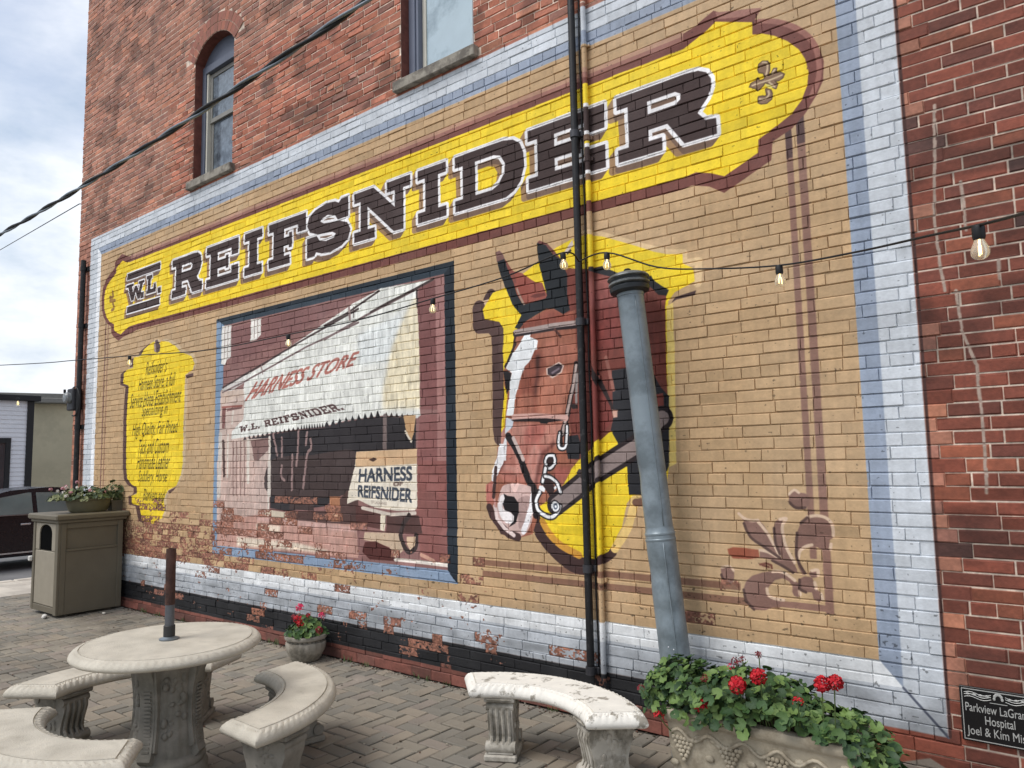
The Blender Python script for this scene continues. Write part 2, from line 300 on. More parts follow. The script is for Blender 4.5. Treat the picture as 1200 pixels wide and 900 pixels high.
('p',(60,48,48),[(-6322,1994),(-6263,1998),(-6293,2033)],0),
('p',(60,48,48),[(-6248,1999),(-6191,2003),(-6220,2038)],0),
('p',(60,48,48),[(-6176,2004),(-6119,2008),(-6148,2043)],0),
('p',(60,48,48),[(-6105,2009),(-6049,2013),(-6077,2048)],0),
('p',(60,48,48),[(-6035,2014),(-5979,2019),(-6007,2053)],0),
('p',(40,38,40),[(-5965,2020),(-5932,2020),(-5949,2068)],0),
('p',(40,38,40),[(-5923,2020),(-5890,2020),(-5907,2069)],0),
('p',(40,38,40),[(-5882,2020),(-5849,2021),(-5866,2069)],0),
('p',(40,38,40),[(-5841,2021),(-5808,2021),(-5825,2069)],0),
('p',(40,38,40),[(-5800,2021),(-5768,2022),(-5785,2069)],0),
('p',(40,38,40),[(-5760,2022),(-5728,2022),(-5744,2070)],0),
('p',(40,38,40),[(-5720,2022),(-5688,2023),(-5704,2070)],0),
('p',(40,38,40),[(-5680,2023),(-5648,2023),(-5664,2070)],0),
('p',(40,38,40),[(-5640,2023),(-5609,2023),(-5625,2070)],0),
('p',(40,38,40),[(-5601,2023),(-5526,2029),(-5564,2089)],0),
('p',(40,38,40),[(-5508,2031),(-5435,2037),(-5472,2096)],0),
('p',(40,38,40),[(-5417,2038),(-5345,2044),(-5381,2102)],0),
('p',(40,38,40),[(-5327,2045),(-5256,2051),(-5292,2109)],0),
('p',(40,38,40),[(-5239,2052),(-5169,2058),(-5204,2115)],0),
('p',(40,38,40),[(-5152,2059),(-5083,2064),(-5118,2122)],0),
('p',(40,38,40),[(-5066,2066),(-4999,2071),(-5033,2128)],0),
('p',(40,38,40),[(-4982,2072),(-4916,2078),(-4949,2134)],0),
('p',(40,38,40),[(-4900,2079),(-4834,2084),(-4867,2140)],0),
('p',(60,50,46),[(-4784,2081),(-4731,2076),(-4757,2122)],0),
('p',(60,50,46),[(-4718,2075),(-4665,2069),(-4691,2115)],0),
('p',(60,50,46),[(-4652,2068),(-4600,2063),(-4625,2108)],0),
('p',(60,50,46),[(-4587,2062),(-4535,2056),(-4561,2102)],0),
('p',(60,50,46),[(-4523,2055),(-4472,2050),(-4497,2095)],0),
('p',(60,50,46),[(-4459,2049),(-4409,2044),(-4434,2088)],0),
('p',(200,160,116),[(-4546,2083),(-4397,2075),(-4426,1924),(-4453,1860),(-4508,1927)],0),
('l',(232,220,200),[(-4524,1949),(-4453,1862)],0,20),
('l',(120,104,100),[(-4776,2083),(-4777,1819)],0,50),
('l',(214,204,192),[(-6847,1943),(-6844,1525)],0,50),
('l',(214,204,192),[(-6473,1958),(-6462,1398)],0,40),
('l',(214,204,192),[(-6485,1732),(-6480,1257)],0,30),
('l',(206,196,186),[(-7382,2016),(-7394,1383)],0,70),
('l',(90,70,66),[(-7322,1943),(-7297,1593)],0,50),
('l',(214,204,192),[(-7233,2011),(-7232,1579)],0,30),
('l',(214,204,192),[(-7138,2272),(-7159,2134)],0,30),
('p',(120,80,74),[(-7360,2299),(-7281,2309),(-7300,2083),(-7353,2086)],0),
('p',(130,96,90),[(-7268,2294),(-6975,2302),(-6987,2278),(-7267,2263)],0),
('l',(150,90,80),[(-7360,2313),(-6975,2307)],0,20),
('p',(130,100,94),[(-6806,1942),(-6489,1959),(-6487,1840),(-6670,1738),(-6741,1739),(-6768,1847)],0),
('p',(118,92,88),[(-6684,1845),(-6649,1844),(-6647,1738),(-6682,1738)],0),
('l',(150,122,114),[(-7128,1938),(-7116,1388)],0,25),
('l',(150,122,114),[(-7064,1936),(-7053,1389)],0,25),
('l',(150,122,114),[(-6989,1934),(-6979,1390)],0,25),
('l',(150,122,114),[(-6915,1932),(-6905,1391)],0,25),
('l',(150,124,120),[(-6410,1982),(-6375,1890),(-6339,1785)],1,30),
('l',(150,124,120),[(-6265,1951),(-6261,1771)],1,30),
('l',(150,124,120),[(-5996,2006),(-6005,1829),(-6024,1679)],1,30),
('l',(150,124,120),[(-5809,1924),(-5798,1837),(-5859,1777),(-5917,1467)],1,30),
('l',(150,124,120),[(-6260,1681),(-6269,1579),(-6214,1541)],1,30),
('l',(150,124,120),[(-6089,1781),(-6094,1453)],1,30),
('l',(150,124,120),[(-5861,1988),(-5880,1876)],1,30),
('p',(206,192,170),[(-6578,1210),(-6449,1251),(-6160,1237),(-6134,1159),(-6345,1166)],0),
('p',(176,122,90),[(-5525,1398),(-5374,1401),(-5373,1180),(-5502,1176)],0),
('p',(212,170,140),[(-5492,1311),(-5395,1313),(-5405,1206),(-5480,1203)],0),
('p',(188,146,132),[(-7421,1104),(-6578,1207),(-6122,1153),(-5145,1163),(-5120,879),(-7412,852)],0),
('p',(222,206,186),[(-7036,965),(-6443,965),(-6023,959),(-5544,918),(-5543,891),(-6022,889),(-7033,873)],0),
('p',(214,196,176),[(-6682,1117),(-6269,1104),(-6268,1046),(-6680,1042)],0),
('p',(196,160,150),[(-6684,1177),(-5792,1165),(-5145,1137),(-5145,1098),(-5791,1110),(-6683,1139)],0),
('B',[(-7421,1104),(-6578,1207),(-6122,1153),(-5145,1163),(-5120,879),(-7412,852)],12),
('p',(124,80,77),[(-4346,3125),(-4160,3166),(-4158,2577),(-4152,2108),(-4342,2119),(-4344,2596),(-4370,2970)],0),
('p',(160,116,111),[(-4160,3166),(-4054,3176),(-4058,2103),(-4152,2108)],0),
('p',(134,88,84),[(-4347,2072),(-4154,2073),(-4163,1432),(-4388,1429),(-4384,1793),(-4351,2040)],0),
('p',(158,114,108),[(-4149,2382),(-4047,2373),(-4048,1434),(-4163,1432)],0),
('p',(138,88,82),[(-4381,1704),(-4030,1699),(-4023,895),(-4347,919),(-4413,1216),(-4394,1301)],0),
('p',(226,216,198),[(-5150,1793),(-4389,1802),(-4390,1338),(-4415,1303),(-4627,1295),(-4911,1315),(-5119,1375),(-5160,1369),(-5273,1336),(-5253,1449),(-5160,1688)],0),
('p',(206,172,134),[(-5150,1793),(-4389,1802),(-4390,1680),(-5159,1660)],0),
('p',(70,48,40),[(-4982,1721),(-4922,1739),(-4870,1723),(-4922,1703)],0),
('q',(66,72,82),'HARNESS',[(-5113,1529),(-4448,1547),(-4450,1658),(-5105,1640)],0),
('q',(120,100,90),'OF',[(-4672,1500),(-4562,1504),(-4562,1532),(-4672,1529)],0),
('q',(66,72,82),'REIFSNIDER',[(-5125,1405),(-4455,1367),(-4454,1477),(-5117,1501)],0),
('q',(130,110,100),'OF LAGRANGE',[(-4950,1350),(-4754,1339),(-4754,1360),(-4950,1373)],0),
('p',(200,176,150),[(-5039,1103),(-4611,1112),(-4557,978),(-4649,911),(-4722,993),(-4873,1022),(-5049,1038)],0),
('p',(86,54,50),[(-5160,1332),(-4834,1276),(-4834,1137),(-5150,1163)],0),
('p',(82,56,52),[(-4758,1266),(-4377,1266),(-4327,1123),(-4759,1115)],0),
('p',(220,208,186),[(-4834,1283),(-4767,1272),(-4778,1121),(-4831,1131)],0),
('l',(214,200,186),[(-5069,1308),(-4702,1261),(-4412,1283)],0,30),
('p',(84,44,40),[(-5029,1020),(-4892,1033),(-4722,986),(-4653,886),(-4971,877),(-5069,934)],0),
('l',(60,48,46),[(-4483,1262),(-4555,1186),(-4583,1099),(-4539,1003),(-4486,970),(-4415,1011),(-4405,1107)],1,45),
('p',(214,186,156),[(-4511,1090),(-4414,1095),(-4424,1022),(-4477,983),(-4512,1029)],0),
('l',(232,222,210),[(-4649,898),(-4347,898),(-4023,893)],0,30),
('l',(196,150,130),[(-4346,955),(-4211,917)],0,30),
('p',(134,152,174),[(-7500,762),(-3950,762),(-4059,856),(-7348,856)],0),
('p',(30,38,46),[(-3950,762),(-3950,3285),(-4059,3199),(-4059,856)],0),
('l',(214,184,140),[(-2715,3248),(-2573,3207),(-2317,3088),(-2099,2994),(-1983,2972),(-1986,2905),(-1886,2902),(-1896,2762)],0,50),
('l',(74,54,52),[(-3573,2946),(-3600,2909)],0,100),
('l',(208,180,150),[(-3675,2879),(-3581,2886)],0,70),
('l',(84,62,58),[(-3695,2861),(-3691,2731),(-3571,2721),(-3514,2663),(-3504,2520),(-3505,2484),(-3512,1948),(-3501,1868)],0,130),
('p',(74,54,52),[(-2080,2667),(-2057,2700),(-1909,2721),(-1921,2694),(-2046,2683)],0),
('l',(66,46,44),[(-3160,1291),(-3123,1196),(-3016,1092),(-2886,1013),(-2774,1001)],1,160),
('l',(66,46,44),[(-2774,1004),(-2649,1036),(-2571,1086)],1,60),
('l',(224,190,120),[(-2386,1453),(-2412,1366),(-2461,1238),(-2555,1112)],1,60),
('l',(120,86,70),[(-2388,1411),(-2295,1420)],0,50),
('p',(238,207,46),[(-3655,2845),(-3552,2964),(-3435,2981),(-3293,3043),(-3107,3129),(-2952,3197),(-2803,3234),(-2810,3212),(-2715,3241),(-2573,3200),(-2461,3150),(-2317,3083),(-2190,3020),(-2100,2987),(-1989,2966),(-1992,2904),(-1923,2863),(-1917,2780),(-2055,2731),(-2102,2681),(-2129,2210),(-2144,1645),(-2166,1515),(-2408,1455),(-2454,1404),(-2497,1249),(-2601,1090),(-2711,1032),(-2853,1042),(-2998,1120),(-3097,1210),(-3155,1291),(-3145,1347),(-3194,1434),(-3509,1525),(-3505,1692),(-3492,1947),(-3461,2182),(-3464,2580),(-3459,2515),(-3455,2676),(-3492,2731),(-3636,2772)],0),
('p',(232,204,120),[(-2115,2652),(-2069,2666),(-2079,2205),(-2129,2210)],0),
('p',(232,204,120),[(-2119,2426),(-2070,2420),(-2094,1655),(-2141,1635)],0),
('l',(206,150,60),[(-3138,1264),(-3081,1184),(-2982,1107),(-2836,1050)],1,50),
('p',(116,60,51),[(-2993,3020),(-2810,3027),(-2898,3037),(-2684,2993),(-2581,2995),(-2470,2928),(-2244,2851),(-2156,2752),(-2111,2740),(-2124,2653),(-2135,2210),(-2134,1977),(-2241,1860),(-2561,1872),(-2664,1801),(-2810,1690),(-2944,1664),(-3010,2184)],0),
('p',(146,86,78),[(-2282,2782),(-2201,2759),(-2124,2695),(-2137,2655),(-2203,2717)],0),
('p',(146,84,76),[(-2648,2919),(-2483,2913),(-2475,2791),(-2652,2797)],1),
('p',(138,76,70),[(-2651,2830),(-2486,2826),(-2479,2704),(-2656,2708)],1),
('p',(126,60,54),[(-2670,2676),(-2479,2694),(-2464,2453),(-2653,2430)],1),
('B',[(-2993,3020),(-2810,3027),(-2898,3037),(-2684,2993),(-2581,2995),(-2470,2928),(-2244,2851),(-2156,2752),(-2111,2740),(-2124,2653),(-2135,2210),(-2134,1977),(-2241,1860),(-2561,1872),(-2664,1801),(-2810,1690),(-2944,1664),(-3010,2184)],22),
('p',(36,36,40),[(-2678,2987),(-2581,2995),(-2470,2931),(-2243,2862),(-2214,2867),(-2198,2833),(-2143,2787),(-2093,2752),(-2112,2719),(-2168,2733),(-2223,2794),(-2292,2822),(-2508,2907),(-2672,2974)],0),
('p',(36,36,40),[(-2533,2278),(-2422,2284),(-2225,2225),(-2183,2144),(-2124,2078),(-2144,1645),(-2156,1615),(-2256,1515),(-2442,1513),(-2441,1679),(-2497,1775),(-2554,1883),(-2533,1967)],0),
('p',(36,36,40),[(-2457,1686),(-2382,1736),(-2140,1780),(-2161,1620),(-2209,1463),(-2437,1460),(-2438,1621)],0),
('p',(120,58,50),[(-2213,2095),(-2162,2101),(-2162,1989),(-2201,1991)],0),
('l',(40,30,30),[(-2671,2302),(-2554,2054),(-2543,2010)],0,35),
('p',(206,160,140),[(-2543,2016),(-2500,2013),(-2502,1965),(-2533,1962)],0),
('l',(150,96,84),[(-2573,2369),(-2525,2148)],0,25),
('p',(120,56,50),[(-2685,2270),(-2554,2043),(-2544,2000),(-2546,1936),(-2664,1811),(-2701,1834)],0),
('p',(152,94,74),[(-3342,2641),(-3266,2701),(-3155,2735),(-3059,2770),(-2989,2760),(-2911,2711),(-2810,2725),(-2808,2446),(-2784,2502),(-2811,2357),(-2852,2140),(-2901,1995),(-2881,1939),(-2872,1866),(-2877,1729),(-2835,1683),(-2813,1691),(-2880,1628),(-2916,1565),(-2985,1483),(-3102,1398),(-3160,1369),(-3181,1285),(-3225,1172),(-3346,1140),(-3481,1151),(-3567,1233),(-3629,1338),(-3654,1406),(-3639,1505),(-3592,1554),(-3577,1643),(-3543,1721),(-3528,1819),(-3516,1751),(-3488,1868),(-3461,1945),(-3452,2024),(-3429,2180),(-3459,2251),(-3463,2355),(-3443,2388),(-3377,2481),(-3344,2547)],0),
('p',(140,74,60),[(-3266,2691),(-3059,2761),(-2990,2751),(-2911,2702),(-2816,2707),(-2812,2641),(-3063,2645),(-3329,2640)],0),
('p',(140,80,64),[(-3301,2307),(-3162,2507),(-3071,2392),(-3122,2253),(-3177,2009),(-3346,2018)],1),
('p',(178,116,94),[(-3121,2282),(-2913,2311),(-2861,2205),(-2968,1999),(-3153,2008)],1),
('p',(168,104,84),[(-3067,2516),(-2829,2480),(-2822,2377),(-2933,2378),(-3071,2382)],1),
('p',(166,106,86),[(-3330,2153),(-3196,2163),(-3200,2020),(-3346,2023)],1),
('p',(52,32,30),[(-3152,2448),(-3122,2435),(-3131,2359),(-3154,2304),(-3160,2372)],0),
('l',(70,40,36),[(-3150,2313),(-3170,2162)],0,20),
('p',(188,130,114),[(-3461,1945),(-3016,1945),(-2925,1941),(-2974,1814),(-3091,1733),(-3186,1688),(-3455,1692)],1),
('p',(172,102,90),[(-3251,1937),(-3085,1930),(-3183,1782),(-3279,1804)],1),
('p',(176,112,98),[(-3464,1817),(-3089,1807),(-3118,1621),(-3145,1500),(-3238,1527),(-3471,1535),(-3521,1584)],0),
('l',(196,140,126),[(-3377,1795),(-3343,1679),(-3358,1593)],1,35),
('l',(196,140,126),[(-3183,1790),(-3234,1678),(-3214,1546)],1,35),
('l',(196,140,126),[(-3468,1642),(-3296,1621)],1,35),
('l',(196,140,126),[(-3149,1752),(-3189,1583)],1,35),
('l',(96,50,44),[(-3114,1751),(-3152,1658),(-3192,1499)],1,25),
('l',(96,50,44),[(-3020,1805),(-3091,1751)],1,25),
('l',(96,50,44),[(-3466,1720),(-3507,1623)],1,25),
('p',(184,112,100),[(-3651,1515),(-3599,1544),(-3580,1525),(-3589,1388),(-3622,1358),(-3654,1406)],0),
('p',(160,90,78),[(-3025,1648),(-2880,1646),(-2916,1565),(-2984,1510),(-3039,1574)],0),
('B',[(-3342,2641),(-3266,2701),(-3155,2735),(-3059,2770),(-2989,2760),(-2911,2711),(-2810,2725),(-2808,2446),(-2784,2502),(-2811,2357),(-2852,2140),(-2901,1995),(-2881,1939),(-2872,1866),(-2877,1729),(-2835,1683),(-2813,1691),(-2880,1628),(-2916,1565),(-2985,1483),(-3102,1398),(-3160,1369),(-3181,1285),(-3225,1172),(-3346,1140),(-3481,1151),(-3567,1233),(-3629,1338),(-3654,1406),(-3639,1505),(-3592,1554),(-3577,1643),(-3543,1721),(-3528,1819),(-3516,1751),(-3488,1868),(-3461,1945),(-3452,2024),(-3429,2180),(-3459,2251),(-3463,2355),(-3443,2388),(-3377,2481),(-3344,2547)],16),
('p',(234,236,236),[(-3339,2503),(-3256,2606),(-3195,2609),(-3208,2586),(-3137,2548),(-3151,2482),(-3163,2488),(-3213,2406),(-3263,2372),(-3302,2287),(-3355,2155),(-3377,2020),(-3446,2023),(-3411,2178),(-3402,2276),(-3381,2333),(-3437,2373),(-3430,2407),(-3377,2481)],0),
('p',(206,212,220),[(-3446,2009),(-3372,1990),(-3392,1933),(-3462,1887)],0),
('p',(230,228,228),[(-3456,1872),(-3444,1847),(-3455,1692),(-3531,1693),(-3490,1790)],0),
('p',(232,230,230),[(-3515,1818),(-3445,1816),(-3480,1681),(-3573,1537),(-3596,1545),(-3590,1623),(-3543,1711)],0),
('p',(28,24,26),[(-3463,2355),(-3425,2352),(-3385,2334),(-3399,2276),(-3410,2218),(-3436,2180)],0),
('l',(40,28,28),[(-3344,2547),(-3377,2491),(-3443,2388)],0,20),
('l',(50,30,30),[(-3343,2612),(-3364,2505)],0,20),
('p',(30,34,38),[(-3507,3223),(-3429,3204),(-3411,3144),(-3344,3011),(-3322,2927),(-3274,2845),(-3056,2857),(-3050,2885),(-3098,3058),(-3119,3161),(-3125,3261),(-3103,3271),(-3045,3235),(-2988,3155),(-2920,3109),(-2868,2989),(-2873,2829),(-2854,2731),(-2911,2711),(-2989,2760),(-3059,2770),(-3155,2735),(-3253,2699),(-3304,2652),(-3347,2667),(-3283,2753),(-3362,2843),(-3434,2996),(-3483,3116)],0),
('p',(146,78,66),[(-3422,3202),(-3386,3130),(-3342,3092),(-3268,3066),(-3196,3011),(-3148,2979),(-3086,2964),(-3044,2865),(-3057,2845),(-3262,2829),(-3316,2907),(-3345,3001),(-3411,3139)],0),
('p',(104,52,46),[(-3199,2879),(-3151,2891),(-3067,2888),(-3056,2864),(-3151,2862)],0),
('p',(120,86,80),[(-3516,3272),(-3479,3277),(-3443,3242),(-3429,3204),(-3505,3194)],0),
('p',(128,72,62),[(-3429,3204),(-3343,3082),(-3320,2997),(-3344,3011),(-3411,3144)],0),
('p',(110,66,60),[(-3121,3268),(-3101,3279),(-3033,3242),(-2976,3182),(-2920,3109),(-2988,3155),(-3045,3233),(-3104,3256)],0),
('l',(170,140,124),[(-3315,2956),(-3291,2893),(-3256,2833)],0,16),
('p',(60,44,44),[(-2873,3153),(-2839,3175),(-2823,3148),(-2863,3127)],0),
('p',(216,200,190),[(-2908,3131),(-2814,3227),(-2805,3187),(-2874,3134)],0),
('l',(34,24,26),[(-3342,2624),(-3158,2627),(-2994,2629),(-2802,2619)],0,50),
('l',(176,158,152),[(-3342,2636),(-3158,2636),(-2993,2641),(-2802,2635)],0,35),
('l',(80,46,40),[(-2988,2612),(-2939,2554)],0,20),
('p',(214,186,172),[(-3072,2340),(-2956,2376),(-2917,2349),(-2936,2299),(-3017,2264),(-3065,2292)],0),
('p',(56,44,50),[(-3059,2337),(-2959,2367),(-2929,2342),(-2949,2303),(-3016,2277),(-3055,2297)],0),
('p',(120,104,112),[(-3027,2307),(-2957,2339),(-2955,2324),(-3016,2294)],0),
('l',(40,28,28),[(-2814,2348),(-2839,2203),(-2876,2095),(-2908,1968),(-2950,1868)],0,42),
('l',(186,166,158),[(-2816,2339),(-2845,2185),(-2885,2068),(-2919,1950),(-2948,1868)],0,22),
('l',(150,140,136),[(-2809,2281),(-2823,2081)],0,20),
('p',(40,30,30),[(-2876,2068),(-2843,2075),(-2811,2064),(-2811,2041),(-2855,2039)],0),
('l',(206,164,152),[(-3371,2008),(-3177,2005),(-2913,1979)],0,45),
('p',(34,24,26),[(-3403,1990),(-3249,1992),(-3083,1986),(-2913,1966),(-3073,1955),(-3178,1967),(-3372,1976)],0),
('p',(28,22,24),[(-3142,1970),(-3061,1966),(-3073,1946),(-3131,1952)],0),
('l',(30,24,26),[(-3431,1871),(-3365,1787),(-3306,1690),(-3312,1688),(-3250,1546),(-3193,1471)],0,55),
('l',(196,176,168),[(-3382,1855),(-3294,1699)],0,30),
('p',(36,36,40),[(-2911,1852),(-2817,1860),(-2793,1793),(-2810,1695),(-2903,1697),(-2914,1752)],0),
('p',(206,176,168),[(-3472,1516),(-3359,1526),(-3239,1508),(-3204,1471),(-3195,1387),(-3222,1284),(-3272,1189),(-3345,1148),(-3443,1181),(-3516,1235),(-3553,1311),(-3538,1409),(-3510,1477)],1),
('p',(170,142,136),[(-3350,1412),(-3241,1433),(-3269,1282),(-3344,1204),(-3353,1317)],1),
('p',(234,228,226),[(-3511,1438),(-3467,1439),(-3488,1381),(-3489,1342),(-3402,1306),(-3391,1278),(-3416,1239),(-3478,1246),(-3527,1302),(-3539,1370)],1),
('p',(24,20,22),[(-3486,1453),(-3449,1437),(-3387,1431),(-3345,1384),(-3347,1317),(-3379,1241),(-3442,1210),(-3397,1259),(-3390,1292),(-3414,1315),(-3476,1333),(-3494,1380),(-3474,1419)],0),
('l',(240,236,236),[(-3211,1461),(-3231,1358),(-3270,1264),(-3308,1187)],0,45),
('l',(236,200,190),[(-3403,1516),(-3379,1478),(-3354,1517)],1,30),
('l',(70,48,46),[(-3623,1348),(-3598,1290),(-3529,1225),(-3443,1162),(-3358,1143)],0,60),
('p',(70,46,44),[(-3636,1338),(-3603,1359),(-3586,1271),(-3517,1216),(-3419,1144),(-3518,1158),(-3561,1214)],0),
('l',(226,206,200),[(-3571,1359),(-3554,1273),(-3480,1199),(-3394,1155)],0,30),
('l',(200,150,140),[(-3580,1525),(-3576,1427),(-3564,1359)],0,20),
('l',(34,26,28),[(-3204,1499),(-3201,1378),(-3192,1304)],0,50),
('l',(60,40,38),[(-3555,1642),(-3567,1525),(-3582,1427)],0,30),
('l',(36,26,28),[(-3015,1384),(-2820,1509),(-2689,1603),(-2517,1693),(-2358,1774),(-2204,1930),(-2178,1943)],0,155),
('l',(136,120,116),[(-3015,1384),(-2820,1509),(-2689,1603),(-2517,1693),(-2358,1774),(-2204,1930),(-2178,1943)],0,95),
('p',(60,50,50),[(-2841,1597),(-2816,1630),(-2721,1596),(-2724,1523),(-2755,1530)],0),
('p',(44,28,28),[(-3103,1559),(-3050,1544),(-3022,1489),(-3063,1441),(-3091,1472),(-3120,1512)],1),
('p',(50,34,34),[(-3079,1703),(-3064,1718),(-3034,1710),(-3036,1662),(-3066,1647),(-3083,1663)],1),
('l',(34,28,30),[(-3024,1722),(-3073,1720),(-3098,1687),(-3090,1651),(-3066,1633),(-3032,1650),(-3014,1686),(-3024,1718)],1,40),
('l',(240,240,240),[(-3024,1722),(-3073,1720),(-3098,1687),(-3090,1651),(-3066,1633),(-3032,1650),(-3014,1686),(-3024,1718)],1,19),
('l',(34,28,30),[(-3096,1635),(-3109,1591),(-3127,1539)],0,46),
('l',(240,240,240),[(-3096,1635),(-3109,1591),(-3127,1539)],0,24),
('l',(34,28,30),[(-3103,1579),(-3049,1567),(-3001,1528),(-2977,1470)],1,41),
('l',(240,240,240),[(-3103,1579),(-3049,1567),(-3001,1528),(-2977,1470)],1,20),
('l',(34,28,30),[(-3153,1468),(-3185,1411),(-3179,1352),(-3145,1321),(-3087,1297),(-3038,1303),(-2998,1341),(-2985,1372)],1,46),
('l',(240,240,240),[(-3153,1468),(-3185,1411),(-3179,1352),(-3145,1321),(-3087,1297),(-3038,1303),(-2998,1341),(-2985,1372)],1,24),
('l',(34,28,30),[(-3026,1373),(-3022,1367)],0,85),
('l',(240,240,240),[(-3026,1373),(-3022,1367)],0,64),
('l',(70,80,96),[(-3024,1373),(-3022,1368)],0,36),
('l',(240,240,240),[(-3022,1370),(-3021,1369)],0,18),
('p',(240,240,240),[(-3154,1515),(-3125,1512),(-3104,1492),(-3111,1468),(-3141,1476),(-3162,1491)],0),
('p',(240,240,240),[(-3031,1501),(-3014,1514),(-3004,1501),(-3022,1483)],0),
('l',(34,28,30),[(-2967,1878),(-2980,1805),(-2965,1772),(-2925,1776),(-2912,1830),(-2904,1922)],1,39),
('l',(240,240,240),[(-2967,1878),(-2980,1805),(-2965,1772),(-2925,1776),(-2912,1830),(-2904,1922)],1,18),
('l',(30,26,28),[(-2955,1887),(-2953,1795)],0,20),
('p',(138,104,90),[(0,0),(0,1),(1,0)],0),
('p',(138,104,90),[(-1574,881),(-1416,887),(-1216,886),(-1215,852),(-1418,853),(-1527,851),(-1576,850)],0),
('p',(130,98,87),[(-1412,1488),(-1384,1505),(-1359,1489),(-1320,1481),(-1299,1446),(-1318,1410),(-1355,1399),(-1394,1408),(-1415,1443)],1),
('p',(130,98,87),[(-1837,1035),(-1817,1055),(-1772,1049),(-1756,1027),(-1762,971),(-1792,950),(-1821,966)],1),
('p',(130,98,87),[(-1705,927),(-1687,977),(-1649,1011),(-1587,1034),(-1530,1046),(-1488,1048),(-1448,1034),(-1419,1017),(-1390,989),(-1384,963),(-1380,940),(-1394,914),(-1417,921),(-1426,942),(-1422,966),(-1440,997),(-1477,1011),(-1519,997),(-1545,969),(-1564,946),(-1558,913),(-1525,894),(-1463,894),(-1527,849),(-1584,825),(-1638,821),(-1670,833),(-1693,865)],0),
('p',(130,98,87),[(-1711,1363),(-1687,1337),(-1643,1326),(-1593,1328),(-1565,1301),(-1540,1257),(-1509,1183),(-1490,1150),(-1481,1124),(-1525,1148),(-1579,1183),(-1628,1211),(-1662,1252),(-1680,1314)],0),
('p',(130,98,87),[(-1510,1286),(-1501,1321),(-1479,1339),(-1444,1347),(-1431,1337),(-1453,1316),(-1462,1275),(-1453,1193),(-1422,1134),(-1392,1062),(-1410,1051),(-1458,1105),(-1490,1150),(-1507,1204)],0),
('p',(130,98,87),[(-1598,1161),(-1559,1156),(-1498,1129),(-1417,1104),(-1387,1043),(-1407,1048),(-1466,1077),(-1527,1107),(-1597,1116)],0),
('p',(130,98,87),[(-1388,1204),(-1380,1271),(-1358,1320),(-1322,1355),(-1276,1366),(-1224,1358),(-1194,1333),(-1184,1287),(-1193,1247),(-1226,1226),(-1207,1220),(-1202,1201),(-1209,1181),(-1248,1175),(-1279,1196),(-1311,1205),(-1345,1193),(-1370,1171),(-1381,1144),(-1377,1104),(-1359,1072),(-1340,1046),(-1364,1038),(-1385,1076),(-1394,1136)],0),
('p',(130,98,87),[(-1382,1016),(-1354,1032),(-1315,1029),(-1304,1003),(-1299,971),(-1268,947),(-1264,915),(-1284,900),(-1312,910),(-1320,949),(-1359,945),(-1385,963)],0),
('p',(130,98,87),[(-1334,1047),(-1313,1068),(-1286,1077),(-1278,1055),(-1289,1031),(-1315,1027)],0),
('l',(212,184,158),[(-1709,1362),(-1679,1336),(-1636,1324),(-1598,1328)],1,17),
('l',(212,184,158),[(-1597,1317),(-1553,1264),(-1509,1183),(-1487,1137)],1,17),
('l',(212,184,158),[(-1472,1337),(-1437,1343),(-1456,1312),(-1461,1268),(-1446,1187),(-1404,1102)],1,17),
('l',(212,184,158),[(-1322,1355),(-1269,1364),(-1218,1351),(-1191,1313),(-1191,1259)],1,17),
('l',(212,184,158),[(-1204,1214),(-1209,1187)],1,17),
('l',(212,184,158),[(-1381,1130),(-1370,1168),(-1338,1194),(-1305,1204)],1,17),
('l',(212,184,158),[(-1530,1044),(-1489,1047),(-1448,1033),(-1409,1004)],1,17),
('l',(212,184,158),[(-1567,946),(-1562,912),(-1528,895),(-1477,892)],1,17),
('l',(212,184,158),[(-1302,1003),(-1297,971)],1,17),
('l',(212,184,158),[(-1271,944),(-1265,918)],1,17),
('l',(212,184,158),[(-1313,1065),(-1283,1071),(-1282,1045)],1,17),
('l',(212,184,158),[(-1386,948),(-1384,930)],1,17),
('l',(212,184,158),[(-1595,1159),(-1552,1152),(-1498,1128)],1,17),
('l',(84,62,56),[(-1681,1307),(-1648,1231),(-1579,1183),(-1484,1123)],1,16),
('l',(84,62,56),[(-1381,1265),(-1389,1197),(-1388,1123),(-1353,1049)],1,16),
('l',(84,62,56),[(-1702,927),(-1690,865),(-1648,823)],1,16),
('l',(84,62,56),[(-1508,1286),(-1504,1204),(-1483,1144)],1,16),
('l',(84,62,56),[(-1358,1320),(-1322,1351)],1,16),
('l',(84,62,56),[(-1382,1010),(-1384,963),(-1353,947)],1,16),
('l',(84,62,56),[(-1417,1047),(-1466,1076),(-1527,1105)],1,16),
('l',(212,184,158),[(-1832,1044),(-1782,1055),(-1759,1031)],1,14),
('l',(212,184,158),[(-1412,1479),(-1384,1502),(-1359,1487)],1,14),
('l',(84,62,56),[(-1415,1434),(-1381,1404),(-1329,1405)],1,16),
('l',(84,62,56),[(-1834,1002),(-1816,962),(-1787,952)],1,16),
('p',(146,80,58),[(-1789,1153),(-1755,1166),(-1688,1166),(-1605,1160),(-1600,1116),(-1655,1104),(-1758,1101),(-1783,1125)],0),
('l',(112,66,52),[(-1599,1078),(-1563,1087),(-1535,1079),(-1533,1062)],0,12),
('l',(112,66,52),[(-1585,1075),(-1550,1067)],0,12)]
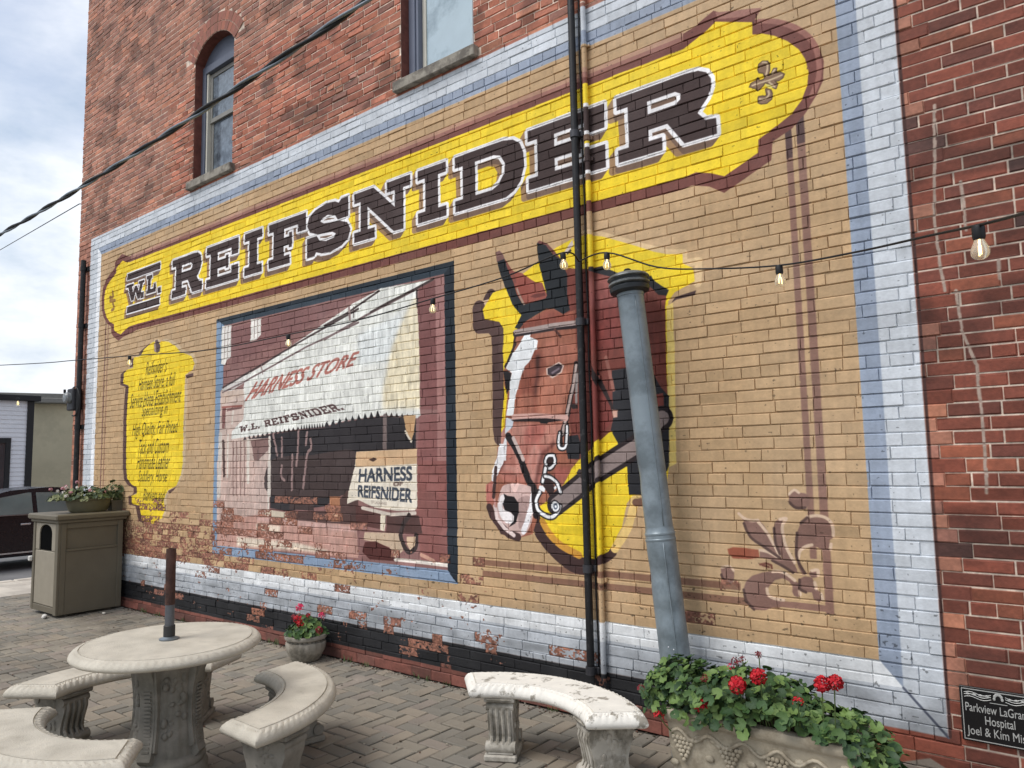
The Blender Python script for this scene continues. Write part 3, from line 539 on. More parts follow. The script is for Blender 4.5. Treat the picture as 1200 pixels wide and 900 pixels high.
# ------------------------------------------------------------------ the wall's paint: a picture drawn here in code, in metres along the wall
WX0, WX1, WZ1, PPM = -11.25, 3.0, 9.7, 230
IW, IH = int((WX1 - WX0) * PPM), int(WZ1 * PPM)
CH, BL, JT, ZP = .0688, .2215, .0074, .013      # course height, brick pitch, joint, phase
def vnoise(cx, cz, seed, h=None, w=None):
    h = h or IH; w = w or IW; r = np.random.default_rng(seed); gw, gh = int(w / cx) + 3, int(h / cz) + 3
    g = r.random((gh, gw), dtype=np.float32)
    def ax(n, c):
        t = np.arange(n, dtype=np.float32) / c; i = t.astype(np.int32); f = t - i; return i, f * f * (3 - 2 * f)
    ix, fx = ax(w, cx); iz, fz = ax(h, cz)
    a = g[iz][:, ix]; b = g[iz][:, ix + 1]; c = g[iz + 1][:, ix]; d = g[iz + 1][:, ix + 1]
    top = a + (b - a) * fx; bot = c + (d - c) * fx
    return top + (bot - top) * fz[:, None]
WIN = [(-8.10, -7.255, 4.985, 6.45), (-4.555, -3.71, 4.985, 6.45)]       # x0, x1, sill top, spring of the arch
def arch(w):
    hw = (w[1] - w[0]) / 2; rise = .215; R = (hw * hw + rise * rise) / (2 * rise); return (w[0] + w[1]) / 2, w[3] + rise - R, R
def layout():
    r = random.Random(3); rows = []
    k = 0
    while ZP + k * CH < 9.62:
        z0 = ZP + k * CH if k else 0.0; z1 = ZP + (k + 1) * CH; hdr = (k % 9 == 4)
        L = BL if not hdr else .1135
        x = WX0 - r.random() * .05 - (L / 2 if k % 2 else 0); row = []
        while x < WX1:
            l = L * (1 + r.uniform(-.05, .05))
            if not hdr and r.random() < .05: l = L * .52
            gx = .011 if x > -.75 else .011 if z0 > 4.86 else .0030; gz = .0125 if x > -.75 else .0135 if z0 > 4.86 else .0058
            a, b = max(x + gx / 2, WX0), min(x + l - gx / 2, WX1); x += l
            if b - a < .03: continue
            segs = [(a, b)]
            for w in WIN:
                cx, cz, R = arch(w); zc = (z0 + z1) / 2
                if w[2] - .1 < zc < w[3]: lo, hi = w[0], w[1]
                elif zc >= w[3]:
                    q = (R + .225) ** 2 - (zc - cz) ** 2
                    if q <= 0: continue
                    hw = math.sqrt(q)
                    if zc < w[3] + .12: hw = min(hw, (w[1] - w[0]) / 2 + .20)
                    lo, hi = cx - hw, cx + hw
                    if zc - cz > R + .225: continue
                else: continue
                if w[2] - .1 < zc < w[2] : lo, hi = w[0] - .055, w[1] + .055
                n2 = []
                for (p, q2) in segs:
                    if q2 <= lo or p >= hi: n2.append((p, q2)); continue
                    if p < lo - .02: n2.append((p, lo - .004))
                    if q2 > hi + .02: n2.append((hi + .004, q2))
                segs = n2
            for p, q2 in segs:
                if q2 - p > .02: row.append((p, q2, z0 + gz / 2, z1 - gz / 2))
        rows.append(row); k += 1
    return [b for row in rows for b in row]
BRICKS = layout()
def bare_colour(x, z, r):
    t = r.random(); j = r.uniform(.88, 1.12)
    if x > -.70 or (x > -1.06 and .11 < z < .34):
        c = (120, 67, 53) if t < .66 else (108, 62, 51) if t < .88 else (132, 77, 58) if t < .97 else (90, 62, 56)
    elif z < .14: c = (120, 76, 66) if t < .7 else (104, 70, 62)
    else:
        c = (160, 110, 90) if t < .55 else (153, 104, 86) if t < .8 else (168, 112, 88) if t < .94 else (142, 98, 84)
        if 4.8 < z < 6.2 and x > -8.6 and t < .8: c = (164, 102, 80) if t < .5 else (152, 94, 76)
    return tuple(v * j / 255 for v in c)
rb = random.Random(5)
X = lambda x: (x - WX0) * PPM
A = np.empty((IH, IW, 3), np.float32); A[:] = (.82, .75, .68)
A[:, int(X(-.70)):] = (.75, .69, .63); A[:int(.13 * PPM)] = (.56, .46, .40)
A *= (.86 + .28 * vnoise(9, 9, 1))[..., None]
TONE = np.ones((IH, IW), np.float32); FACE = np.zeros((IH, IW), np.float32); CHIP = np.zeros((IH, IW), np.float32)
def chip_p(x, z):
    if x > -.72 or x < -10.85 or z > 4.86: return 0
    p = 0
    if .62 < z < 1.5 and x < -5: p = max(0, .75 - abs(x + 8.9) * .14) * min(1, (1.5 - z) / .5)
    if z < 1.0 and -8 < x < -4.9: p = max(p, .34)
    if z <= .64: p = .10 if z > .3 else .06
    if .6 < z < .95 and x > -5: p = max(p, .10 if x < -2.5 else .03)
    return p
for (a, b, c, d) in BRICKS:
    i0, i1, j0, j1 = int(X(a)), int(X(b)) + 1, int(c * PPM), int(d * PPM) + 1
    A[j0:j1, i0:i1] = bare_colour((a + b) / 2, (c + d) / 2, rb); TONE[j0:j1, i0:i1] = rb.uniform(.97, 1.03); FACE[j0:j1, i0:i1] = 1
    z_ = (c + d) / 2; p = chip_p((a + b) / 2, z_)
    CHIP[j0:j1, i0:i1] = rb.uniform(.5, .95) if rb.random() < p else (p * .3 if z_ < 4 else 0)
fine = vnoise(3, 3, 2); mid = vnoise(14, 7, 3); big = vnoise(90, 60, 4)
A *= (.84 + .22 * fine * .6 + .20 * mid * .7 + .12 * big)[..., None]
soot = np.clip((vnoise(60, 40, 8) - .62) * 1.6, 0, .2); soot[:int(4.9 * PPM), :int(X(-.7))] = 0
A *= (1 - soot)[..., None]
# run of pale mortar down the bare bricks at the right, and grey mortar smeared below it
def cover(polys):
    """anti-aliased coverage of a list of polygons (pixel units): returns (i0, j0, array)"""
    allp = [p for q in polys for p in q]
    i0 = max(0, int(min(p[0] for p in allp)) - 2); i1 = min(IW, int(max(p[0] for p in allp)) + 3)
    j0 = max(0, int(min(p[1] for p in allp)) - 2); j1 = min(IH, int(max(p[1] for p in allp)) + 3)
    if i1 <= i0 or j1 <= j0: return 0, 0, None
    W = i1 - i0; D = np.zeros((j1 - j0, W + 2), np.float32); SS = 3
    for q in polys:
        P = np.asarray(q, np.float64); Q = np.roll(P, -1, 0)
        ya, yb = P[:, 1], Q[:, 1]
        lo = max(j0, int(min(ya.min(), yb.min()))); hi = min(j1, int(max(ya.max(), yb.max())) + 1)
        for j in range(lo, hi):
            row = D[j - j0]
            for s in range(SS):
                y = j + (s + .5) / SS; m = (ya <= y) != (yb <= y)
                if not m.any(): continue
                xs = np.sort(P[m, 0] + (y - ya[m]) / (yb[m] - ya[m]) * (Q[m, 0] - P[m, 0])) - i0
                for k in range(0, len(xs) - 1, 2):
                    for x, sg in ((xs[k], 1), (xs[k + 1], -1)):
                        x = min(max(x, 0), W); ii = int(x); f = x - ii
                        row[ii] += sg * (1 - f) / SS; row[ii + 1] += sg * f / SS
    return i0, j0, np.clip(np.cumsum(D, 1)[:, :W], 0, 1)
def seg_cover(pts, w):
    i0 = max(0, int(min(p[0] for p in pts) - w) - 2); i1 = min(IW, int(max(p[0] for p in pts) + w) + 3)
    j0 = max(0, int(min(p[1] for p in pts) - w) - 2); j1 = min(IH, int(max(p[1] for p in pts) + w) + 3)
    if i1 <= i0 or j1 <= j0: return 0, 0, None
    C = np.zeros((j1 - j0, i1 - i0), np.float32)
    for (ax, ay), (bx, by) in zip(pts[:-1], pts[1:]):
        a0 = max(i0, int(min(ax, bx) - w) - 2); a1 = min(i1, int(max(ax, bx) + w) + 3); b0 = max(j0, int(min(ay, by) - w) - 2); b1 = min(j1, int(max(ay, by) + w) + 3)
        if a1 <= a0 or b1 <= b0: continue
        xx = np.arange(a0, a1)[None, :] + .5 - ax; yy = np.arange(b0, b1)[:, None] + .5 - ay; dx, dy = bx - ax, by - ay; L = dx * dx + dy * dy or 1e-9
        t = np.clip((xx * dx + yy * dy) / L, 0, 1); d = np.sqrt((xx - t * dx) ** 2 + (yy - t * dy) ** 2)
        V = C[b0 - j0:b1 - j0, a0 - i0:a1 - i0]; np.maximum(V, np.clip(w - d + .5, 0, 1), out=V)
    return i0, j0, C
def comp(i0, j0, C, col):
    if C is None: return
    V = A[j0:j0 + C.shape[0], i0:i0 + C.shape[1]]; c = np.array(col, np.float32) / 255; V += (c - V) * C[..., None]
PX = lambda p: ((p[0] / 1000 - WX0) * PPM, p[1] / 1000 * PPM)
for w in WIN:
    cx, cz, R = arch(w); a_ = math.asin((w[1] - w[0]) / 2 / R) + .03
    for rr_ in (R + .004, R + .116):
        n = int(2 * a_ * rr_ / .073)
        for i in range(n):
            t0 = -a_ + 2 * a_ * i / n + .0045 / rr_; t1 = -a_ + 2 * a_ * (i + 1) / n - .0045 / rr_; c = rb.choice(((150, 94, 78), (138, 88, 74), (162, 100, 80)))
            comp(*cover([[PX((1000 * (cx + r_ * math.sin(q_)), 1000 * (cz + r_ * math.cos(q_)))) for r_, q_ in ((rr_, t0), (rr_, t1), (rr_ + .103, t1), (rr_ + .103, t0))]]), c)
BARE = A.copy()
GL = {
 'I': [[(0,1),(1,1),(1,.81),(.72,.81),(.72,.19),(1,.19),(1,0),(0,0),(0,.19),(.27,.19),(.27,.81),(0,.81)]],
 'E': [[(0,1),(1,1),(1,.62),(.79,.62),(.79,.8),(.36,.8),(.36,.595),(.62,.595),(.62,.66),(.7,.66),(.7,.34),(.62,.34),(.62,.395),(.36,.395),(.36,.19),(.79,.19),(.79,.36),(1,.36),(1,0),(0,0),(0,.19),(.13,.19),(.13,.81),(0,.81)]],
 'F': [[(0,1),(1,1),(1,.62),(.79,.62),(.79,.8),(.42,.8),(.42,.6),(.56,.6),(.56,.68),(.64,.68),(.64,.34),(.56,.34),(.56,.41),(.42,.41),(.42,.19),(.58,.19),(.58,0),(0,0),(0,.19),(.13,.19),(.13,.81),(0,.81)]],
 'R': [[(0,1),(.72,1),(.85,.98),(.93,.91),(.97,.8),(.97,.68),(.93,.55),(.83,.37),(.90,.24),(1,.22),(1,0),(.69,0),(.53,.36),(.33,.36),(.33,.19),(.47,.19),(.47,0),(0,0),(0,.19),(.12,.19),(.12,.81),(0,.81)],[(.33,.79),(.62,.79),(.67,.74),(.67,.65),(.62,.6),(.33,.6)]],
 'N': [[(0,1),(.36,1),(.735,.47),(.735,.8),(.6,.8),(.6,1),(1,1),(1,.8),(.88,.8),(.88,0),(.72,0),(.25,.66),(.25,.2),(.38,.2),(.38,0),(0,0),(0,.2),(.12,.2),(.12,.8),(0,.8)]],
 'D': [[(0,1),(.72,1),(.86,.95),(.95,.85),(1,.66),(1,.42),(.95,.2),(.86,.07),(.75,0),(0,0),(0,.2),(.12,.2),(.12,.8),(0,.8)],[(.31,.8),(.58,.8),(.68,.75),(.74,.6),(.73,.42),(.66,.27),(.55,.2),(.31,.2)]],
 'S': [[(.95,1.02),(.95,.6),(.72,.6),(.66,.71),(.5,.77),(.36,.74),(.32,.68),(.4,.62),(.75,.57),(.93,.48),(1,.32),(.95,.14),(.8,.03),(.55,-.03),(.35,-.01),(.22,.05),(.18,-.02),(0,-.02),(0,.4),(.23,.4),(.3,.28),(.45,.23),(.62,.25),(.68,.32),(.6,.38),(.25,.43),(.07,.52),(0,.68),(.05,.86),(.2,.97),(.45,1.03),(.65,1.01),(.74,.95),(.8,1.02)]],
 'w': [[(0,1),(.42,1),(.42,.84),(.34,.84),(.40,.45),(.5,.8),(.62,.8),(.72,.42),(.78,.84),(.7,.84),(.7,1),(1,1),(1,.84),(.94,.84),(.8,0),(.66,0),(.54,.45),(.44,0),(.3,0),(.12,.84),(0,.84)]],
 'l': [[(0,1),(.6,1),(.6,.82),(.45,.82),(.45,.2),(.75,.2),(.78,.45),(1,.45),(1,0),(0,0),(0,.18),(.14,.18),(.14,.82),(0,.82)]],
 '.': [[(0,0),(1,0),(1,1),(0,1)]], '-': [[(0,0),(1,0),(1,1),(0,1)]]}
GL['W'] = GL['w']; GL['L'] = GL['l']
def text_tris(s):
    cu = bpy.data.curves.new("lettering", 'FONT'); cu.body = s; o = bpy.data.objects.new("lettering", cu); COL.objects.link(o)
    me = o.to_mesh(); me.calc_loop_triangles()
    v = [(p.co.x, p.co.y) for p in me.vertices]; t = [[v[i] for i in q.vertices] for q in me.loop_triangles]
    o.to_mesh_clear(); bpy.data.objects.remove(o); bpy.data.curves.remove(cu)
    xs = [p[0] for q in t for p in q]; ys = [p[1] for q in t for p in q]; a, b, c, d = min(xs), max(xs), min(ys), max(ys)
    return [[((x - a) / (b - a), (y - c) / (d - c)) for x, y in q] for q in t]
def draw_text(s, f, col, bold=0):
    P = [[f(*p) for p in q] for q in text_tris(s)]
    i0, j0, C = cover(P)
    if C is None: return
    if bold == 1: C = np.clip(C * 1.5, 0, 1)
    if bold == 2:
        h_, w_ = C.shape; D = np.pad(C, 2); C = np.max([D[2 + a:2 + a + h_, 2 + b:2 + b + w_] for a in (-1, 0, 1) for b in (-1, 0, 1)], axis=0)
    comp(i0, j0, C, col)
def bil(Q, u, v):
    a, b, c, d = [PX(q) for q in Q]
    return tuple((a[k] * (1 - u) + b[k] * u) * (1 - v) + (d[k] * (1 - u) + c[k] * u) * v for k in (0, 1))
queue = []
def flush():
    loops = []
    for ch, (x0, z0, x1, z1) in queue:
        w = .027 if ch.isupper() else .013
        loops.append((w, [[PX((x0 + (x1 - x0) * u, z0 + (z1 - z0) * v)) for u, v in L] for L in GL[ch]]))
    big = np.zeros((IH, IW), np.float32); white = np.zeros((IH, IW), np.float32); sm = np.zeros((IH, IW), np.float32); dark = np.zeros((IH, IW), np.float32)
    for w, Ls in loops:
        for (i0, j0, C) in [cover(Ls)] + [seg_cover(L + L[:1], (w if w > .015 else .017) * PPM) for L in Ls]:
            V = (white)[j0:j0 + C.shape[0], i0:i0 + C.shape[1]]; np.maximum(V, C, out=V)
            if w < .015: V = sm[j0:j0 + C.shape[0], i0:i0 + C.shape[1]]; np.maximum(V, C, out=V)
        acc = None
        i0, j0, C = cover([Ls[0]])
        if len(Ls) > 1:
            a, b, H = cover([Ls[1]]); C[b - j0:b - j0 + H.shape[0], a - i0:a - i0 + H.shape[1]] -= H; C = np.clip(C, 0, 1)
        V = dark[j0:j0 + C.shape[0], i0:i0 + C.shape[1]]; np.maximum(V, C, out=V)
    # holes stay open: white only within its band
    for w, Ls in loops:
        if len(Ls) > 1:
            i0, j0, H = cover([Ls[1]]); a, b, B = seg_cover(Ls[1] + Ls[1][:1], w * PPM); full = np.zeros_like(B)
            full[j0 - b:j0 - b + H.shape[0], i0 - a:i0 - a + H.shape[1]] = H
            V = white[b:b + B.shape[0], a:a + B.shape[1]]; V[:] = np.where(full > .5, np.minimum(V, B), V)
    y0, y1, x0, x1 = int(3.5 * PPM), int(4.3 * PPM), int(X(-9.9)), int(X(-1.5)); wv = white[y0:y1, x0:x1]
    sh = np.zeros_like(wv)
    for k in range(1, 12):
        dx, dy = k, k; sh[:-dy, :-dx] = np.maximum(sh[:-dy, :-dx], wv[dy:, dx:])
    comp(x0, y0, sh * .92, (150, 116, 92))
    low = np.zeros_like(wv)
    for k in range(1, 11): low[:-k, :] = np.maximum(low[:-k, :], wv[k:, :])
    comp(x0, y0, np.clip(low - wv, 0, 1) * sh * .75, (100, 78, 68))
    comp(x0, y0, wv, (238, 236, 236)); comp(x0, y0, dark[y0:y1, x0:x1], (62, 47, 45)); queue.clear()
for e in PAINT:
    k = e[0]
    if k == 'p':
        p = smooth_pts(e[2], True) if e[3] else e[2]; comp(*cover([[PX(q) for q in p]]), e[1])
    elif k == 'l':
        p = smooth_pts(e[2], False) if e[3] else e[2]; comp(*seg_cover([PX(q) for q in p], e[4] / 2000 * PPM), e[1])
    elif k == 't':
        x0, z0, x1, z1 = e[3]; sh = e[4] * (z1 - z0)
        draw_text(e[2], lambda u, v: PX((x0 + (x1 - x0) * u + sh * (v - .5), z0 + (z1 - z0) * v)), e[1], e[5])
    elif k == 'q': draw_text(e[2], lambda u, v: bil(e[3], u + (e[4] * (v - .5) * .1 if e[4] else 0), v), e[1], 2 if e[2] != 'OF LAGRANGE' else 0)
    elif k == 's':
        wd_ = {'W': 1.3, 'L': .9, '.': .3, ' ': .45, 'I': .55}; tot = sum(wd_.get(c, .95) + .12 for c in e[2]); u = 0
        for c in e[2]:
            w_ = wd_.get(c, .95)
            if c != ' ':
                h = .25 if c == '.' else 1
                for n_, L in enumerate(GL[c]): comp(*cover([[bil(e[3], (u + w_ * a) / tot, b * h) for a, b in L]]), e[1] if n_ == 0 else (220, 214, 206))
            u += w_ + .12
    elif k == 'g': queue.append((e[1], e[2]))
    elif k == 'G': flush()
    elif k == 'B':                                             # brush work: edges inside the shape blended, streaks left by the brush
        i0, j0, C = cover([[PX(q) for q in e[1]]]); r_ = max(2, int(e[2] / 1000 * PPM)); V = A[j0:j0 + C.shape[0], i0:i0 + C.shape[1]]; Bv = V.copy(); Wt = C[..., None] + 1e-4; Bv = Bv * Wt
        for _ in range(2):
            for axis in (0, 1):
                Wt_ = []
                for Z in (Bv, Wt):
                    pad = [(0, 0)] * 3; pad[axis] = (r_ + 1, r_); cs = np.cumsum(np.pad(Z, pad, mode='edge'), axis=axis, dtype=np.float64); L = Z.shape[axis]
                    Wt_.append((np.take(cs, range(2 * r_ + 1, 2 * r_ + 1 + L), axis) - np.take(cs, range(0, L), axis)).astype(np.float32) / (2 * r_ + 1))
                Bv, Wt = Wt_
        Bv = Bv / Wt; h_, w_ = C.shape
        st = .86 + .17 * vnoise(3, 16, 51, h_, w_) + .12 * vnoise(9, 30, 52, h_, w_); Bv *= st[..., None]; V += (Bv - V) * C[..., None] * .9
# painted area: brush tone, grime with painted-in shade at the wall foot; flakes of paint gone from whole bricks low down
inside = np.zeros((IH, IW), bool); inside[int(.118 * PPM):int(4.868 * PPM), int(X(-10.85)):int(X(-.712))] = True
inside[int(.118 * PPM):int(.315 * PPM), int(X(-1.06)):] = False
wx_ = ((vnoise(7, 7, 61) - .5) * 2.0 + (TONE - 1) * 5).astype(np.int32); wz_ = ((vnoise(7, 7, 62) - .5) * 2.0).astype(np.int32)
jj, ii = np.meshgrid(np.arange(IH, dtype=np.int32), np.arange(IW, dtype=np.int32), indexing='ij')
A = np.where(inside[..., None], A[np.clip(jj + wz_, 0, IH - 1), np.clip(ii + wx_, 0, IW - 1)], A); del jj, ii, wx_, wz_      # hand-painted edges
inside[int(.118 * PPM):int(.315 * PPM), int(X(-1.06)):] = False
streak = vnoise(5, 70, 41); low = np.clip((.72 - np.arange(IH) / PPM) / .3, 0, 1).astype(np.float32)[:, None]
tone = TONE * (.90 + .05 * fine + .06 * mid + .06 * big + .06 * streak) * (1 - low * (.10 + .30 * np.clip(vnoise(26, 10, 42) * .6 + vnoise(70, 26, 43) * .6 - .35, 0, 1)))  # low darkens for dirt and for weaker sky light near the ground
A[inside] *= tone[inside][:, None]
CHIP = np.minimum(CHIP, .68)
flake = (CHIP > .02) & (vnoise(3, 2.2, 21) * .45 + vnoise(7, 4, 22) * .35 + vnoise(20, 10, 23) * .2 < CHIP * .92) & (FACE > 0) & inside
chalk = np.clip(vnoise(120, 80, 44) * .6 + vnoise(30, 44, 45) * .4 - .42, 0, 1)[..., None] * .34
A = np.where(inside[..., None], A + (np.float32(.86) - A) * chalk * .5, A)
xg = np.arange(IW, dtype=np.float32)[None, :] / PPM + WX0; zg = np.arange(IH, dtype=np.float32)[:, None] / PPM
thr = np.clip(.40 - np.abs(xg + 8.9) * .05, 0, 1) * np.clip((1.45 - zg) / .4, 0, 1) * np.clip((zg - .58) / .06, 0, 1); thr = np.maximum(thr, .22 * (zg < .66) * (xg < -3.5)); thr = np.maximum(thr, .27 * ((zg < .98) & (zg > .6) & (xg < -4.2)))
flake |= inside & (vnoise(4, 3, 71) * .35 + vnoise(10, 6, 72) * .35 + vnoise(26, 14, 73) * .3 < thr); del thr
A[flake] = (BARE[flake] * .55 + np.array((.53, .37, .31), np.float32) * .42) * (.7 + .5 * fine[flake])[:, None]
specks = inside & (vnoise(3, 2.2, 31) * .5 + vnoise(6, 4, 32) * .5 < .12 + .06 * (np.arange(IH)[:, None] < .9 * PPM))
A[specks] *= .62
rk = random.Random(17)
def mortar_run(pts):
    for (xa, za), (xb, zb) in zip(pts[:-1], pts[1:]):
        n = max(2, int(abs(za - zb) / .034))
        for i in range(n):
            t0, t1 = i / n, (i + rk.uniform(.75, 1.1)) / n; o = rk.uniform(-.002, .002); g_ = rk.uniform(.86, 1.0)
            comp(*seg_cover([PX((1000 * (xa + (xb - xa) * tt + o + rk.uniform(-.0015, .0015)), 1000 * (za + (zb - za) * tt))) for tt in (t0, t1)], rk.uniform(.006, .0085) * PPM), (178 * g_, 158 * g_, 144 * g_))
for pts in ([(-.56, 3.48), (-.575, 3.25), (-.60, 2.9), (-.59, 2.62), (-.575, 2.5)], [(-.53, 2.5), (-.52, 2.3), (-.47, 2.12), (-.465, 1.8), (-.47, 1.5)], [(-.47, 3.05), (-.465, 2.8)], [(-.345, 2.62), (-.343, 2.52)]): mortar_run(pts)
comp(*seg_cover([PX((p[0] * 1000, p[1] * 1000)) for p in [(-.705, .32), (-.70, 2.5), (-.705, 5.1)]], .007 * PPM), (70, 46, 42))
comp(*cover([[PX((p[0] * 1000, p[1] * 1000)) for p in [(-1.05, .11), (-.8, .20), (-.66, .13), (-.5, .10), (-.45, 0), (-1.05, 0)]]]), (128, 118, 108))
img = bpy.data.images.new("wall_paint", IW, IH, alpha=False, float_buffer=False)
px = np.ones((IH, IW, 4), np.float32); px[..., :3] = np.clip(A, 0, 1); img.pixels.foreach_set(px.ravel()); img.update(); del px, TONE, CHIP, soot
# ------------------------------------------------------------------ brick building
bld = thing('brick_building', 'old red brick building with a faded harness shop mural on its side wall', 'building')
WM = bpy.data.materials.new('painted_brick'); WM.use_nodes = True; t = WM.node_tree; pb = t.nodes['Principled BSDF']
pb.inputs['Roughness'].default_value = .72; pb.inputs['Specular IOR Level'].default_value = .3
tcn = nn(t, 'ShaderNodeTexCoord'); tcn.object = bld
mpn = nn(t, 'ShaderNodeMapping'); mpn.inputs['Location'].default_value = (-WX0 / (WX1 - WX0), 0, 0); mpn.inputs['Scale'].default_value = (1 / (WX1 - WX0), 1, 1 / WZ1)
t.links.new(tcn.outputs['Object'], mpn.inputs[0]); s1 = nn(t, 'ShaderNodeSeparateXYZ'); t.links.new(mpn.outputs[0], s1.inputs[0])
c1 = nn(t, 'ShaderNodeCombineXYZ'); t.links.new(s1.outputs[0], c1.inputs[0]); t.links.new(s1.outputs[2], c1.inputs[1])
ti = nn(t, 'ShaderNodeTexImage'); ti.image = img; ti.extension = 'EXTEND'; t.links.new(c1.outputs[0], ti.inputs[0])
na = nn(t, 'ShaderNodeTexNoise', Scale=90.0, Detail=4.0); t.links.new(tcn.outputs['Object'], na.inputs['Vector'])
ra = nn(t, 'ShaderNodeMapRange'); ra.inputs[3].default_value = .88; ra.inputs[4].default_value = 1.10; t.links.new(na.outputs[0], ra.inputs[0])
ma = nn(t, 'ShaderNodeVectorMath', operation='SCALE'); t.links.new(ti.outputs[0], ma.inputs[0]); t.links.new(ra.outputs[0], ma.inputs['Scale']); t.links.new(ma.outputs[0], pb.inputs['Base Color'])
nb = nn(t, 'ShaderNodeTexNoise', Scale=55.0, Detail=6.0, Roughness=.7); t.links.new(tcn.outputs['Object'], nb.inputs['Vector'])
bp = nn(t, 'ShaderNodeBump', Strength=.55, Distance=.004); t.links.new(nb.outputs[0], bp.inputs['Height']); t.links.new(bp.outputs[0], pb.inputs['Normal'])
# core of the wall: recessed mortar face with two arched openings
YF, YB = .0078, .40
bm = bmesh.new()
def quad(pts):
    try: return bm.faces.new([bm.verts.new(p) for p in pts])
    except ValueError: return None
def arc_pts(w, y, n=14):
    cx, cz, R = arch(w); a = math.asin((w[1] - w[0]) / 2 / R); return [(cx + R * math.sin(-a + 2 * a * i / n), y, cz + R * math.cos(-a + 2 * a * i / n)) for i in range(n + 1)]
xs = [WX0]
for w in WIN: xs += [w[0], w[1]]
xs += [WX1]
for i in range(len(xs) - 1):
    a, b = xs[i], xs[i + 1]
    if i % 2 == 0: quad([(a, YF, 0), (b, YF, 0), (b, YF, WZ1), (a, YF, WZ1)])
    else:
        w = WIN[i // 2]; quad([(a, YF, 0), (b, YF, 0), (b, YF, w[2] - .095), (a, YF, w[2] - .095)])
        ar = arc_pts(w, YF)
        for p, q in zip(ar[:-1], ar[1:]): quad([p, q, (q[0], YF, WZ1), (p[0], YF, WZ1)])
        loop = [(a, YF, w[2] - .095)] + ar + [(b, YF, w[2] - .095)]
        for p, q in zip(loop[:-1], loop[1:]): quad([p, (p[0], .3, p[2]), (q[0], .3, q[2]), q])
        quad([(a, YF, w[2] - .095), (b, YF, w[2] - .095), (b, .3, w[2] - .095), (a, .3, w[2] - .095)])
quad([(WX0, YF, 0), (WX0, YF, WZ1), (WX0, 9, WZ1), (WX0, 9, 0)]); quad([(WX1, YF, 0), (WX1, 9, 0), (WX1, 9, WZ1), (WX1, YF, WZ1)])
quad([(WX0, 9, 0), (WX0, 9, WZ1), (WX1, 9, WZ1), (WX1, 9, 0)]); quad([(WX0, YF, WZ1), (WX1, YF, WZ1), (WX1, 9, WZ1), (WX0, 9, WZ1)])
for f_ in bm.faces:
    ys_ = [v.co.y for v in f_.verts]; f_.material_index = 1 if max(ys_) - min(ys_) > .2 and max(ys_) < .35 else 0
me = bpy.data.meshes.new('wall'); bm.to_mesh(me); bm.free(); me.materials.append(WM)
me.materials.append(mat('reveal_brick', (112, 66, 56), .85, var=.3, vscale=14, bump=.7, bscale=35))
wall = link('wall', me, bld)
rg = random.Random(9)
def brick_geo(a, b, c, d, o=(0, 0, 0)):
    cx, cz = (a + b) / 2, (c + d) / 2
    rough = 1.0
    if 4.87 < cz < 6.1 and cx > -8.7 and cx < -.7: rough = 2.0
    if cz < 1.3 and cx < -4: rough = 1.5
    if cz > 6.1 or cx < -10.85: rough = 1.3
    dep = -.0005 - abs(rg.gauss(0, .0016 * rough)); tx = rg.gauss(0, .0011 * rough); tz = rg.gauss(0, .0013 * rough); j = lambda s: rg.uniform(-s, s) * rough
    if rough > 2 and rg.random() < .3: dep += .006
    base = .0056 if cx > -.7 else .0052 if cz > 4.87 or cx < -10.85 else .0012
    dep += base; e = .0034; V = []
    out4 = [(a + j(.0014), c + j(.0016)), (b + j(.0014), c + j(.0016)), (b + j(.0014), d + j(.0016)), (a + j(.0014), d + j(.0016))]
    ins = [(1, 1), (-1, 1), (-1, -1), (1, -1)]
    V += [(x, .014, z) for x, z in out4]
    V += [(x, .0030 + dep * .6, z) for x, z in out4]
    ex = e if base > .002 else e * .55
    V += [(x + sx * ex * rg.uniform(.7, 1.6), dep + tx * (1 if sx < 0 else -1) + tz * (1 if sz < 0 else -1) + j(.0006), z + sz * e * rg.uniform(.7, 1.5)) for (x, z), (sx, sz) in zip(out4, ins)]
    V = [(x - o[0], y - o[1], z - o[2]) for x, y, z in V]
    F = [(8, 9, 10, 11)]
    for i in range(4): k = (i + 1) % 4; F += [(i, k, 4 + k, 4 + i), (4 + i, 4 + k, 8 + k, 8 + i)]
    return V, F
def shown(bk):
    a, b, c, d = bk; p = [project(x, 0, z) for x, z in ((a, c), (b, c), (b, d), (a, d))]
    if any(q is None for q in p): return 0
    if not all(-20 < q[0] < 1044 and -20 < q[1] < 788 for q in p): return 0
    return abs(sum(p[i][0] * p[(i + 1) % 4][1] - p[(i + 1) % 4][0] * p[i][1] for i in range(4))) / 2
order = sorted(range(len(BRICKS)), key=lambda i: -shown(BRICKS[i])); top = set(order[:300])
mb = MB()
for i, bk in enumerate(BRICKS):
    if i in top:
        c = ((bk[0] + bk[1]) / 2, 0, (bk[2] + bk[3]) / 2); m = MB(); m.add(*brick_geo(*bk, c)); o = m.build('brick', WM, wall, fix=False); o.location = c
    else: mb.add(*brick_geo(*bk))
for w in WIN:                                                  # two rings of voussoirs over each window
    cx, cz, R = arch(w); a = math.asin((w[1] - w[0]) / 2 / R) + .03
    for ring in range(2):
        r0 = R + .004 + ring * .112; r1 = r0 + .103; n = int(2 * a * r0 / .073)
        for i in range(n):
            t0 = -a + 2 * a * i / n + .0035 / r0 * 1.3; t1 = -a + 2 * a * (i + 1) / n - .0035 / r0 * 1.3; y = rg.uniform(-.004, 0)
            P = [(cx + r * math.sin(tt), cz + r * math.cos(tt)) for r, tt in ((r0, t0), (r0, t1), (r1, t1), (r1, t0))]
            mb.prism(P, y, .02)
o = mb.build('brick', WM, wall, fix=False); o['kind'] = 'stuff'
